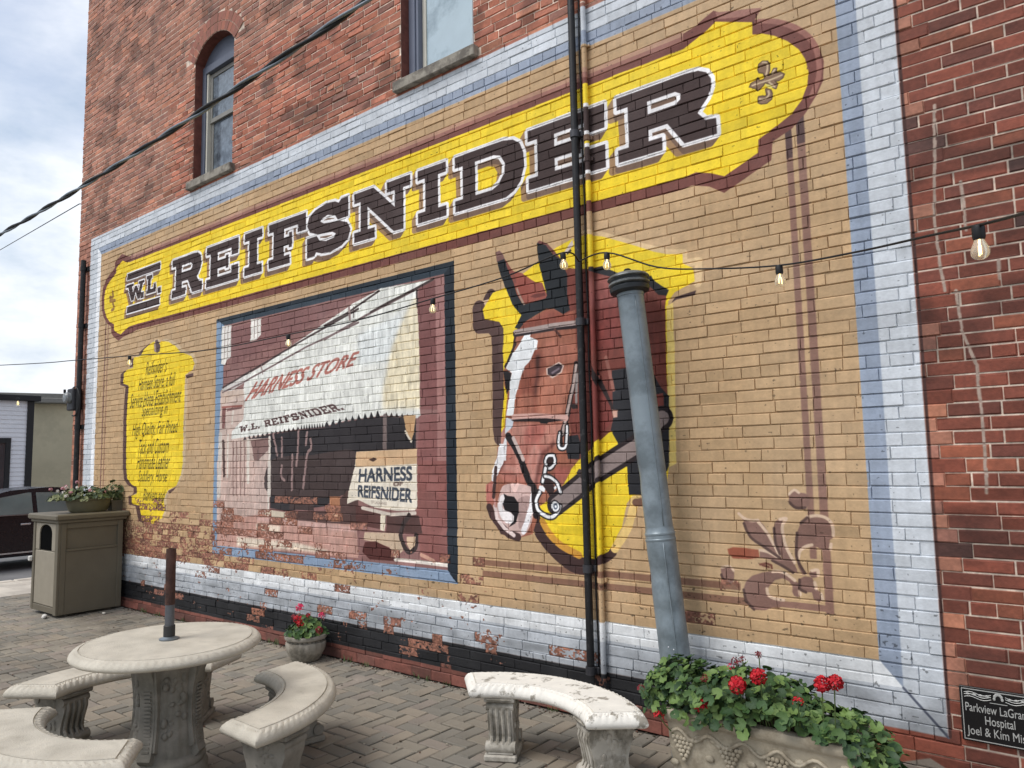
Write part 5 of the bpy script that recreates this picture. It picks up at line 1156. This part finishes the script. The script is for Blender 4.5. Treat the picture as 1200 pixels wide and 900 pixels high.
small_plant('geranium', 'small geranium with pink and red blooms in the round stone pot', (-5.58, -.20, .20), (.18, .17), .16, 130, .030, [(-.02, -.05, .25, .034, 1), (.0, -.08, .155, .036, 0), (.05, -.10, .12, .032, 0), (.17, .04, .19, .026, 1), (.21, -.02, .08, .03, 2), (-.13, -.03, .15, .026, 2), (.03, .0, .18, .02, 0)], (REDM, PINKM, DEADM), LEAFM, 3)
# ------------------------------------------------------------------ vent pipe, conduits and fittings on the wall
vp = thing('vent_pipe', 'leaning grey metal vent pipe with a mushroom cap in front of the horse mural', 'pipe', (-2.0, -.20, 0))
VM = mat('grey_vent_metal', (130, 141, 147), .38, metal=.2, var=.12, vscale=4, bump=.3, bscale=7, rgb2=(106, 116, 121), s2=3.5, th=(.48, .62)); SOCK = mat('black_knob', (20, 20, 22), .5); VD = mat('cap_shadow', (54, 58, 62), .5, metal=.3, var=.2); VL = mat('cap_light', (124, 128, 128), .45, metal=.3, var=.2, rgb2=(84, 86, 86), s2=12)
ax = Vector((-2.267, -.20, 2.80)) - Vector((-2.0, -.20, 0)); Lp_ = ax.length; VR = Vector((0, 0, 1)).rotation_difference(ax.normalized()).to_matrix().to_4x4()
def dent(a, z): return 1 + (-.20 * math.exp(-((z - 1.02) / .07) ** 2 - ((math.sin((a + 1.6) / 2)) / .45) ** 2) - .16 * math.exp(-((z - .80) / .06) ** 2 - ((math.sin((a + .9) / 2)) / .4) ** 2) - .12 * math.exp(-((z - 1.60) / .05) ** 2 - (math.sin((a + 2.2) / 2) / .35) ** 2) - .09 * math.exp(-((z - 1.50) / .03) ** 2 - (math.sin((a + 1.4) / 2) / .35) ** 2))
m = MB(); m.lathe([(.088, z / 50 * 1.235) for z in range(51)], 40, mod=dent, M=VR); m.build('lower_pipe', VM, vp, smooth=50)
m = MB(); m.lathe([(.082, 1.22 + z / 30 * (Lp_ - .07 - 1.22)) for z in range(31)], 40, mod=dent, M=VR); m.build('upper_pipe', VM, vp, smooth=50)
m = MB(); m.lathe([(.0885, 1.21), (.0905, 1.213), (.0905, 1.222), (.0875, 1.226), (.0875, 1.244), (.0905, 1.248), (.0905, 1.257), (.0865, 1.262), (.083, 1.29), (.081, 1.29)], 40, M=VR, cap=False); m.build('joint_collar', VM, vp, smooth=35)
m = MB(); z = Lp_; m.lathe([(.081, z - .10), (.086, z - .098), (.086, z - .05), (.081, z - .045)], 36, M=VR, cap=False); m.build('top_band', VM, vp, smooth=35)
m = MB(); m.lathe([(.078, z - .08), (.100, z - .078), (.122, z - .066), (.126, z - .044), (.116, z - .034), (.09, z - .03)], 40, M=VR); m.build('cap_base', VD, vp, smooth=35)
m = MB(); m.lathe([(.09, z - .034), (.120, z - .028), (.129, z - .022), (.129, z - .012), (.121, z - .006), (.09, z - .004)], 40, M=VR); m.build('cap_ring', VL, vp, smooth=35)
m = MB(); m.lathe([(.09, z - .006), (.113, z - .004), (.115, z + .01), (.09, z + .014)], 40, M=VR); m.build('cap_gap', VD, vp, smooth=35)
m = MB(); m.lathe([(.10, z + .008), (.124, z + .012), (.133, z + .018), (.131, z + .024), (.118, z + .036), (.09, z + .048), (.055, z + .056), (.02, z + .060), (.002, z + .061)], 40, M=VR); m.build('cap_dome', VL, vp, smooth=35)
m = MB(); m.lathe([(.024, z + .054), (.024, z + .076), (.016, z + .084), (.002, z + .085)], 14, M=VR); m.build('cap_knob', SOCK, vp, smooth=35)
m = MB(); m.tube([VR @ Vector((.083 * math.cos(-.75), .083 * math.sin(-.75), 1.3 + k * .1)) for k in range(15)], .0035, 5); m.tube([VR @ Vector((.0885 * math.cos(-.95), .0885 * math.sin(-.95), .1 + k * .1)) for k in range(12)], .0035, 5); m.build('seam', VM, vp, smooth=True)
m = MB(); q = random.Random(2)
for k in range(9): p = VR @ Vector((.088 * math.cos(-1.9 + q.uniform(-.7, .9)), -.087 + .0, q.uniform(.35, .62))); m.blob(p, .004, 6, 4)
m.build('rivets', mat('bright_rivet', (220, 222, 224), .4), vp)
BLKM = mat('black_conduit', (24, 24, 26), .5, var=.3, vscale=30, bump=.2, rgb2=(60, 58, 58), s2=25, th=(.58, .66)); CABM = mat('black_cable', (20, 20, 22), .6, var=.2)
cd = thing('black_conduit', 'thick black conduit running straight up the mural through the horse', 'conduit', (-2.735, -.05, .28))
m = MB(); m.tube([(0, 0, .02 + k * .5) for k in range(19)], .0255, 14); m.build('pipe', BLKM, cd, smooth=40)
for zz in (.02, .67, 2.32, 3.65, 5.0, 6.4, 7.8):
    m = MB(); m.tube([(0, 0, zz), (0, 0, zz + .05)], .034, 14); m.box(-.05, .018, zz + .005, .05, .048, zz + .045, .003); m.build('clamp', mat('clamp_metal', (70, 70, 74), .5, metal=.5) if zz == .02 else bpy.data.materials['clamp_metal'], cd, smooth=35)
m = MB(); m.tube([(-2.697 + .003 * math.sin(k * 1.7), -.014, .29 + k * .2) for k in range(47)], .006, 6); o = m.build('cable', CABM, None, smooth=True); tag(o, 'thin black cable between the black conduit and the painted conduit', 'cable')
cp = thing('painted_conduit', 'thin conduit painted over in the mural colours beside the black one', 'conduit', (-2.648, -.032, .27))
CPM = WM.copy(); CPM.name = 'painted_metal'
m = MB(); m.tube([(0, 0, k * .25) for k in range(37)], .0185, 10); m.build('pipe', CPM, cp, smooth=40)
for zz in (.62, 1.95, 3.47, 3.62, 4.3):
    m = MB(); m.tube([(0, 0, zz), (0, 0, zz + .035)], .023, 10); m.box(-.035, .01, zz + .004, .035, .030, zz + .03); m.build('clamp', CPM, cp, smooth=35)
dp = thing('downpipe', 'dark drain pipe fixed to the far corner of the brick building', 'pipe', (-10.93, -.055, .02))
m = MB(); m.tube([(0, 0, .0), (0, 0, 1.5), (0, 0, 3.0), (0, 0, 4.55)], .034, 10); m.build('pipe', BLKM, dp, smooth=40)
for zz in (.8, 2.2, 3.6, 4.4): m = MB(); m.tube([(0, 0, zz), (0, 0, zz + .06)], .041, 10); m.box(-.07, .03, zz, .07, .054, zz + .06); m.build('bracket', BLKM, dp, smooth=35)
mt = thing('utility_box', 'small dark utility box with a looped cable on the far brick corner', 'utility box', (-11.03, -.07, 2.48))
m = MB(); m.box(-.10, -.06, 0, .09, .065, .30, .012); m.build('housing', mat('meter_grey', (46, 46, 50), .5), mt)
m = MB(); m.lathe([(.075, 0), (.075, .05), (.055, .07), (.01, .072)], 20, M=Matrix.Translation((0, -.06, .17)) @ Matrix.Rotation(math.pi / 2, 4, 'X')); m.build('dial_cover', mat('dial', (120, 124, 126), .2), mt, smooth=35)
m = MB(); m.tube([(.08 + .17 * math.sin(t), -.03, .12 + .2 * math.cos(t)) for t in [k * .35 - .4 for k in range(12)]], .010, 6); m.build('loop_cable', CABM, mt, smooth=True)
pq = thing('plaque', 'black dedication plaque with a silver border on the bare brick', 'plaque', (-.49, -.006, .326))
BP = mat('black_plaque', (18, 18, 20), .28, var=.1); SV = mat('silver_lettering', (176, 176, 172), .4, metal=.2, var=.08)
m = MB(); m.box(-.158, -.014, 0, .158, .004, .252, .003); m.build('plate', BP, pq)
m = MB()
for a, b, c, d in ((-.149, .008, .149, .0112), (-.149, .240, .149, .2435), (-.149, .0112, -.1458, .240), (.1458, .0112, .149, .240)): m.box(a, -.0165, b, c, -.013, d)
m.build('border', SV, pq)
m = MB()
for s_ in (-1, 1):
    for a, b in ((.203, 1.0), (.214, .9), (.224, 1.1)): m.tube([(s_ * x, -.0155, a + .006 * math.sin(x * 60 + b)) for x in [.028 + k * .011 for k in range(11)]], .0017, 4)
    for k in range(4): m.blob((s_ * (.045 + k * .026), -.0145, .2185), (.010, .002, .005), 7, 4)
for k in range(7): a = math.pi * k / 6; m.blob((.016 * math.cos(a), -.0145, .212 + .022 * math.sin(a)), (.006, .002, .008), 6, 4)
m.box(-.035, -.0162, .190, .035, -.0135, .1925); m.build('scroll_ornament', SV, pq)
def letter(name, s, x0, z0, h, parent, center=True, w=None):
    T_ = text_tris(s); cu = bpy.data.curves.new(name, 'FONT'); cu.body = s; cu.extrude = .0012; o = bpy.data.objects.new(name, cu); COL.objects.link(o)
    me = bpy.data.meshes.new_from_object(o.evaluated_get(bpy.context.evaluated_depsgraph_get())); bpy.data.objects.remove(o)
    xs_ = [v.co.x for v in me.vertices]; a, b = min(xs_), max(xs_)
    k = h; kx = (w / (b - a)) if w else h
    for v in me.vertices:
        x, y, z = v.co; v.co = ((x - (a + b) / 2) * kx + x0, -.0148 - z, y * k + z0)
    me.materials.clear(); me.materials.append(SV); return link(name, me, parent)
letter('lettering', 'Parkview LaGrange', 0, .140, .056, pq, w=.272); letter('lettering', 'Hospital', 0, .088, .056, pq, w=.118); letter('lettering', 'Joel & Kim Mis', -.02, .034, .056, pq, w=.232)
# ------------------------------------------------------------------ string lights and overhead wires
def sag(a, b, n, s): return [Vector(a).lerp(Vector(b), k / n) - Vector((0, 0, s * 4 * (k / n) * (1 - k / n))) for k in range(n + 1)]
BULB = [tuple(unproj(*p) - Vector((0, 0, .044))) for p in ((1146, 264, -1.725), (913, 311, -.75), (711, 296, -.597), (660, 296, -.675), (507, 350, -.579), (338, 392, -.611), (152, 417, -.706))]
def wire(name, pts, r, lab, cat='cable'):
    m = MB(); m.tube(pts, r, 6); return tag(m.build(name, CABM, None, smooth=True), lab, cat)
hook = Vector((-2.70, -.09, 3.02))
upx = lambda L: [tuple(unproj(*p)) for p in L]
P1 = smooth_pts(upx([(1330, 212, -2.75), (1200, 250, -2.0), (1146, 264, -1.725), (1090, 276, -1.42), (1000, 296, -1.02), (913, 311, -.75), (830, 315, -.66), (770, 313, -.62), (711, 296, -.597)]) + [(-2.70, -.10, 3.03)], False, 6)
wire('string_light_cable', P1, .0048, 'black string light cable dipping from the conduit toward the viewer at right', 'string lights')
P2 = smooth_pts([(-2.70, -.10, 3.03)] + upx([(660, 296, -.675), (590, 325, -.62), (507, 350, -.579), (420, 375, -.6), (338, 392, -.611), (245, 410, -.66), (152, 417, -.706), (90, 422, -.8), (0, 428, -.9), (-200, 436, -.9)]), False, 6)
wire('string_light_cable', P2, .0052, 'black string light cable running left along the mural from the conduit across the street', 'string lights')
BG = bpy.data.materials.new('bulb_glass'); BG.use_nodes = True; b_ = BG.node_tree.nodes['Principled BSDF']; b_.inputs['Base Color'].default_value = (.95, .90, .78, 1); b_.inputs['Roughness'].default_value = .08; b_.inputs['Transmission Weight'].default_value = .75; b_.inputs['IOR'].default_value = 1.2
FIL = mat('filament', (250, 226, 150), .4); FIL.node_tree.nodes['Principled BSDF'].inputs['Emission Color'].default_value = (1, .72, .32, 1); FIL.node_tree.nodes['Principled BSDF'].inputs['Emission Strength'].default_value = 2.5; SOC = mat('socket', (22, 22, 24), .5)
BL_ = ['bulb hanging in front of the bare brick at right, largest of the string', 'bulb hanging in front of the tan wall beside the painted double stripe', 'bulb hanging just left of the vent pipe cap, over the yellow panel', "bulb hanging at the tip of the painted horse's right ear", 'bulb hanging over the right brick column of the shop picture', 'bulb hanging over the painted awning slope', 'bulb hanging over the top of the narrow yellow text panel']
bulb = None
def make_bulb():
    r = thing('light_bulb', 'x', 'light bulb'); m = MB(); m.lathe([(.006, .062), (.017, .060), (.019, .05), (.019, .012), (.016, .0)], 14); m.build('socket', SOC, r, smooth=35)
    m = MB(); m.lathe([(.014, .002), (.017, -.01), (.024, -.03), (.0275, -.048), (.026, -.064), (.018, -.078), (.008, -.084), (.001, -.085)], 16); m.build('glass', BG, r, smooth=True)
    m = MB(); m.tube([(0, 0, 0), (0, 0, -.02)], .003, 5); 
    for s_ in (-.007, .007): m.tube([(0, 0, -.02), (s_, 0, -.03), (s_ * 1.2, 0, -.062)], .0022, 5)
    m.build('filament', FIL, r); return r
for i, p in enumerate(BULB):
    b = bulb = make_bulb() if bulb is None else bulb
    if i: b = copy_tree(bulb)
    b.location = p; b.rotation_euler = (random.uniform(-.06, .06), random.uniform(-.08, .08), random.uniform(0, 3)); b.scale = (.92, .92, .70); tag(b, 'cream ' + BL_[i], 'light bulb', 'string light bulbs')
a, b = Vector((-24.0, -1.4, 8.2)), Vector((-.2, -1.4, 5.10)); A_, B_ = unproj(-60, 306, -1.4), unproj(500, -48, -1.4)
Pc = [A_ + (B_ - A_) * (k / 60) - Vector((0, 0, .10 * 4 * (k / 60) * (1 - k / 60))) for k in range(61)]
Pc = [A_ + (A_ - B_) * .8] + Pc + [B_ + (B_ - A_) * .5]
sc = thing('service_cable', 'thick black twisted service cable sagging across the sky and the upper windows', 'cable', tuple(Pc[0]))
for s_ in (0, 1):
    m = MB(); pts = []
    for i, p in enumerate(Pc): pts.append(p - Pc[0] + Vector((0, math.cos(i * .9 + math.pi * s_) * .012, math.sin(i * .9 + math.pi * s_) * .012)))
    m.tube(pts, .014 if s_ == 0 else .011, 6); m.build('strand', CABM if s_ == 0 else GALV, sc, smooth=True)
def at_x(x, y, wx):
    d = FW + RI * ((x - 600) / 867.24) - UP * ((y - 450) / 867.24); return Vector((0, -4.24, 1.715)) + d * (wx / d.x)
e0, e1 = at_x(93, 239, -11.6), at_x(0, 293, -19); e0b = Vector((-11.25, e0.y + .35, e0.z + .02))
wire('thin_wire', [e1 + (e1 - e0) * 3, e1, e0, e0b], .007, 'thin grey wire rising from the left to the hidden side of the brick building')
# ------------------------------------------------------------------ litter bin with two planters on top
BT = mat('taupe_paint', (102, 95, 80), .6, var=.07, vscale=5, bump=.15, bscale=60); BTL = mat('taupe_door', (144, 136, 120), .6, var=.07); BTD = mat('bin_hollow_shade', (5, 5, 5), .95, spec=.05)
lb = thing('litter_bin', 'large square taupe litter bin with a hooded opening at the wall', 'litter bin', (-9.84, -.41, 0))
m = MB(); m.box(-.365, -.345, .06, .365, .345, 1.06, .006)
m.box(.365, -.345, .03, .392, -.285, 1.065, .004); m.box(.365, .285, .03, .392, .345, 1.065, .004); m.box(.365, -.285, .03, .388, .285, .74, .004); m.box(.365, -.285, 1.0, .390, .285, 1.064, .004); m.box(.365, -.285, .74, .400, .285, .765, .004)
m.build('body', BT, lb)
m = MB(); m.box(-.40, -.39, 1.065, .42, .38, 1.10, .008); m.box(-.43, -.42, 1.10, .445, .40, 1.165, .014); m.build('lid', BT, lb)
m = MB(); m.box(-.36, -.375, .04, -.30, -.345, 1.06, .004); m.box(.31, -.375, .03, .392, -.3455, 1.064, .004); m.box(-.30, -.372, .04, .31, -.345, .11, .004); m.build('front_frame', BT, lb)
m = MB(); m.box(-.295, -.366, .115, .305, -.346, .735, .006); m.build('door', BTL, lb)
hood = [(-.295, .742), (.305, .742), (.305, 1.06), (-.295, 1.06)]
op = smooth_pts([(-.17, .765), (-.17, .93), (-.12, 1.005), (0, 1.03), (.12, 1.005), (.17, .93), (.17, .765)], False, 3)
m = MB(); m.prism([(-.297, .745), (-.297, 1.055), (.307, 1.055), (.307, .745), (.19, .745), (.19, .94)] + [(x * 1.1 + .003, z + .012) for x, z in op[::-1]][3:-3] + [(-.185, .94), (-.185, .745)], -.364, -.346); m.build('hood_panel', BTL, lb)
m = MB(); m.prism([(-.185, .745)] + [(x * 1.08, z + .006) for x, z in op] + [(.19, .745)], -.352, -.3455); m.build('opening', BTD, lb)  # closed plate, coloured black to paint in the shade of a hollow
m = MB(); m.box(-.37, -.42, .60, -.33, -.375, .66, .01); m.build('latch', mat('white_latch', (214, 212, 206), .5), lb)
OT = mat('olive_planter', (104, 100, 80), .65, var=.12); m = MB()
op1 = thing('oval_planter', 'oval olive planter bowl standing on the litter bin lid', 'planter', (-9.72, -.36, 1.166)); M = Matrix.Scale(1.45, 4, (0, 1, 0))
m.lathe([(.13, 0), (.15, .02), (.17, .10), (.175, .14), (.19, .145), (.19, .165), (.17, .165), (.16, .13)], 36, M=M); m.build('bowl', OT, op1, smooth=35)
m = MB(); m.lathe([(.165, .14), (.01, .15)], 24, M=M); m.build('soil', SOIL, op1)
MUT = [mat('muted_leaf_%d' % i, c, .6, var=.25, vscale=30) for i, c in enumerate([(92, 104, 66), (70, 86, 54), (120, 124, 84), (60, 74, 48)])]
WHITEP = mat('white_petals', (222, 216, 212), .6); PALEP = mat('pale_pink_petals', (206, 150, 160), .6)
q = random.Random(4); hd = [(q.uniform(-.2, .2), q.uniform(-.36, .3), q.uniform(.06, .22), .020, q.randrange(2)) for k in range(16)]
small_plant('trailing_plant', 'trailing plant with tiny pale flowers in the oval planter on the bin', (-9.72, -.38, 1.30), (.24, .44), .17, 240, .030, hd, (WHITEP, PALEP), MUT, 5)
op2 = thing('square_planter', 'smaller taupe plant pot at the wall end of the bin lid', 'planter', (-9.70, -.09 + .03, 1.166)); m = MB(); m.lathe([(.085, 0), (.10, .10), (.11, .10), (.11, .125), (.09, .125), (.085, .1)], 4, M=Matrix.Rotation(math.pi / 4, 4, 'Z')); m.build('pot', BT, op2)
small_plant('leggy_plant', 'leggy green plant in the small pot at the wall end of the bin', (-9.70, -.07, 1.28), (.13, .16), .26, 90, .028, [], (), MUT, 6)
m = MB(); m.blob((0, 0, .022), (.035, .03, .024), 8, 5); m.blob((.03, -.02, .016), (.02, .024, .018), 7, 4); o = m.build('litter_scrap', mat('white_litter', (206, 202, 194), .7), None); o.location = (-9.62, -.83, 0); tag(o, 'crumpled white litter scrap on the pavers at the foot of the bin', 'litter')
m = MB(); m.blob((0, 0, .012), (.03, .02, .014), 8, 5); o = m.build('pebble', mat('pale_pebble', (190, 184, 172), .8), None); o.location = (-9.25, -.34, 0); tag(o, 'pale pebble lying on the pavers beside the bin', 'pebble')
# ------------------------------------------------------------------ across the street: car and two buildings
car = thing('parked_car', 'dark plum-black saloon car parked across the street behind the litter bin', 'car', (-16.4, .9, -.125))
PLUM = mat('plum_paint', (26, 25, 31), .25, var=.05, spec=.4); CG = mat('car_glass', (96, 112, 112), .06, var=.2, vscale=2, spec=.9); TY = mat('tyre', (24, 24, 25), .85); RIM = mat('wheel_rim', (150, 152, 156), .35, metal=.6); CHR = mat('chrome_strip', (190, 192, 194), .25, metal=.6)
prof = smooth_pts([(-2.35, .32), (-2.36, .62), (-2.28, .80), (-1.9, .90), (-1.1, .97), (1.45, 1.0), (2.05, .98), (2.3, .90), (2.36, .62), (2.33, .34), (1.9, .25), (-1.9, .25)], True, 3)
def arch_cut(p):
    return p
m = MB(); sec = []
for xw, ins, zs in ((-.86, .05, .9), (-.90, .0, 1), (-.88, .0, 1.0), (.88, 0, 1.0), (.90, 0, 1), (.86, .05, .9)): sec.append([(xw, y * (1 - ins), .62 + (z - .62) * (1 - ins * 1.2)) for y, z in prof])
n = len(prof); V = [p for s_ in sec for p in s_]; F = [(k * n + i, k * n + (i + 1) % n, (k + 1) * n + (i + 1) % n, (k + 1) * n + i) for k in range(5) for i in range(n)] + [tuple(range(n)), tuple(range(5 * n, 6 * n))[::-1]]
m.add(V, F); body = m.build('body', PLUM, car, smooth=35)
cabin = [(-1.25, .95), (-.45, 1.36), (.1, 1.44), (.75, 1.42), (1.75, .98)]
m = MB(); V = []; cb = smooth_pts(cabin, False, 5); n = len(cb)
for s_, k in ((-1, 1), (1, 1)):
    for y, z in cb: V.append((s_ * (.84 - (z - .95) * .38), y, z))
m.add(V, [(i, i + 1, n + i + 1, n + i) for i in range(n - 1)] + [tuple(range(n)), tuple(range(n, 2 * n))[::-1], (0, n, 2 * n - 1, n - 1)]); m.build('roof', PLUM, car, smooth=35)
for s_ in (-1, 1):
    for pts in ([(-.98, .995), (-.40, 1.30), (.05, 1.375), (.12, 1.375), (.12, .995)], [(.20, .995), (.20, 1.375), (.68, 1.355), (1.32, 1.08), (1.40, .995)]):
        f = MB(); P3 = [(s_ * (.845 - (z - .95) * .38 + .004), y, z) for y, z in pts]; Q3 = [(x - s_ * .02, y, z) for x, y, z in P3]; k = len(pts)
        f.add(P3 + Q3, [tuple(range(k)), tuple(range(k, 2 * k))[::-1]] + [(i, (i + 1) % k, k + (i + 1) % k, k + i) for i in range(k)]); f.build('window', CG, car)
    for y in (-1.45, 1.40):
        f = MB(); M = Matrix.Translation((s_ * .80, y, .33)) @ Matrix.Rotation(math.pi / 2, 4, 'Y'); f.lathe([(.22, -.11), (.315, -.11), (.33, -.08), (.33, .08), (.315, .115), (.22, .115)], 28, M=M); wv_ = f.build('wheel', TY, car, smooth=35)
        f = MB(); f.lathe([(.22, -.105), (.205, -.118), (.06, -.112), (.05, -.12), (.01, -.12)], 20, M=M, mod=lambda a, z: 1 + .02 * math.sin(5 * a)); f.lathe([(.22, .105), (.205, .118), (.06, .112), (.05, .12), (.01, .12)], 20, M=M); f.build('rim', RIM, wv_, smooth=35)
    f = MB(); f.box(s_ * .895, -1.9, .30, s_ * .91, 1.9, .325); f.build('sill_strip', CHR, car); f = MB(); f.box(s_ * .862, -1.0, .975, s_ * .885, 1.42, .992); f.build('beltline_strip', CHR, car)
    f = MB(); f.blob((s_ * .96, -.85, 1.0), (.09, .06, .06), 10, 6); f.build('mirror', PLUM, car, smooth=True)
    for y in (-.1, .95): f = MB(); f.box(s_ * .90, y, .80, s_ * .925, y + .16, .83, .005); f.build('door_handle', CHR, car)
HL = mat('lamp_glass', (210, 214, 216), .1); TLM = mat('tail_glass', (130, 20, 22), .15)
for x in (-.62, .62):
    f = MB(); f.blob((x, -2.27, .70), (.2, .08, .07), 10, 6); f.build('headlight', HL, car, smooth=True); f = MB(); f.blob((x, 2.29, .78), (.2, .07, .08), 10, 6); f.build('tail_light', TLM, car, smooth=True)
f = MB(); f.add([(-.78, -1.22, .98), (.78, -1.22, .98), (.62, -.47, 1.365), (-.62, -.47, 1.365)], [(0, 1, 2, 3)]); f.build('windscreen', CG, car)
hs = thing('siding_house', 'white clapboard building with a black roof edge across the street', 'building', (-24, .5, -.1))
SID = mat('white_siding', (226, 228, 232), .6, var=.04); BLKT = mat('black_trim', (34, 36, 38), .5)
m = MB(); m.box(-9, -9, 0, 0, 3.22, 3.70); m.build('wall', SID, hs)
m = MB()
for k in range(29): z = .12 + k * .122; m.add([(.004, -9, z), (.022, -9, z), (.006, -9, z + .121), (.004, 3.1, z), (.022, 3.1, z), (.006, 3.1, z + .121)], [(0, 1, 2), (3, 5, 4), (1, 4, 5, 2), (0, 3, 4, 1)])
o = m.build('siding', SID, hs, fix=False); o['kind'] = 'stuff'
m = MB(); m.box(-.02, 3.10, 0, .05, 3.27, 3.70, .006); m.build('corner_trim', BLKT, hs); m = MB(); m.box(-9.1, -9.1, 3.70, .16, 3.40, 3.86, .01); m.build('roof', BLKT, hs)
m = MB(); m.box(.0, 3.10, 3.60, .03, 3.1, 3.69); 
for y0, y1 in ((.3, 2.72), (-4.2, -1.8)):
    f = MB(); 
    for a, b, c, d in ((y0, 1.15, y0 + .12, 2.65), (y1 - .12, 1.15, y1, 2.65), (y0 + .12, 1.15, y1 - .12, 1.25), (y0 + .12, 2.5, y1 - .12, 2.65)): f.box(-.02, a, b, .07, c, d, .005)
    wf = f.build('window', BLKT, hs); f = MB(); f.box(.01, y0 + .12, 1.25, .035, y1 - .12, 2.5); f.build('pane', glassy('dark_window', (52, 60, 66)), wf)
bb = thing('beige_building', 'plain beige rendered building with a grey eave behind the white one', 'building', (-33, 7.5, -.1), math.radians(-22))
BEI = mat('beige_render', (190, 180, 152), .9, var=.10, vscale=.8, rgb2=(172, 163, 138), s2=.6)
m = MB(); m.box(-9, -4, 0, 0, 8, 4.35); m.build('wall', BEI, bb); m = MB(); m.box(-9.4, -4.4, 4.35, .45, 8.4, 4.55, .02); m.box(-9.2, -4.2, 4.55, .25, 8.2, 4.75, .02); m.build('roof', mat('grey_eave', (120, 118, 112), .7), bb)
m = MB(); m.box(0, -2.6, 3.1, .25, -2.3, 3.3, .02); m.blob((.25, -2.45, 3.1), .14, 10, 6); m.build('wall_lamp', HL, bb)
for i, (x_, y_, d_, lab) in enumerate(((21, 470, -22.5, 'bulb hanging in front of the white clapboard wall'), (76, 461, -20, 'bulb hanging against the sky by the brick corner'))):
    dd = FW + RI * ((x_ - 600) / 867.24) - UP * ((y_ - 450) / 867.24); p = Vector((0, -4.24, 1.715)) + dd * (d_ / dd.x); b = copy_tree(bulb); b.location = p; b.scale = (1.6, 1.6, 1.6); tag(b, 'small distant ' + lab, 'light bulb', 'string light bulbs')
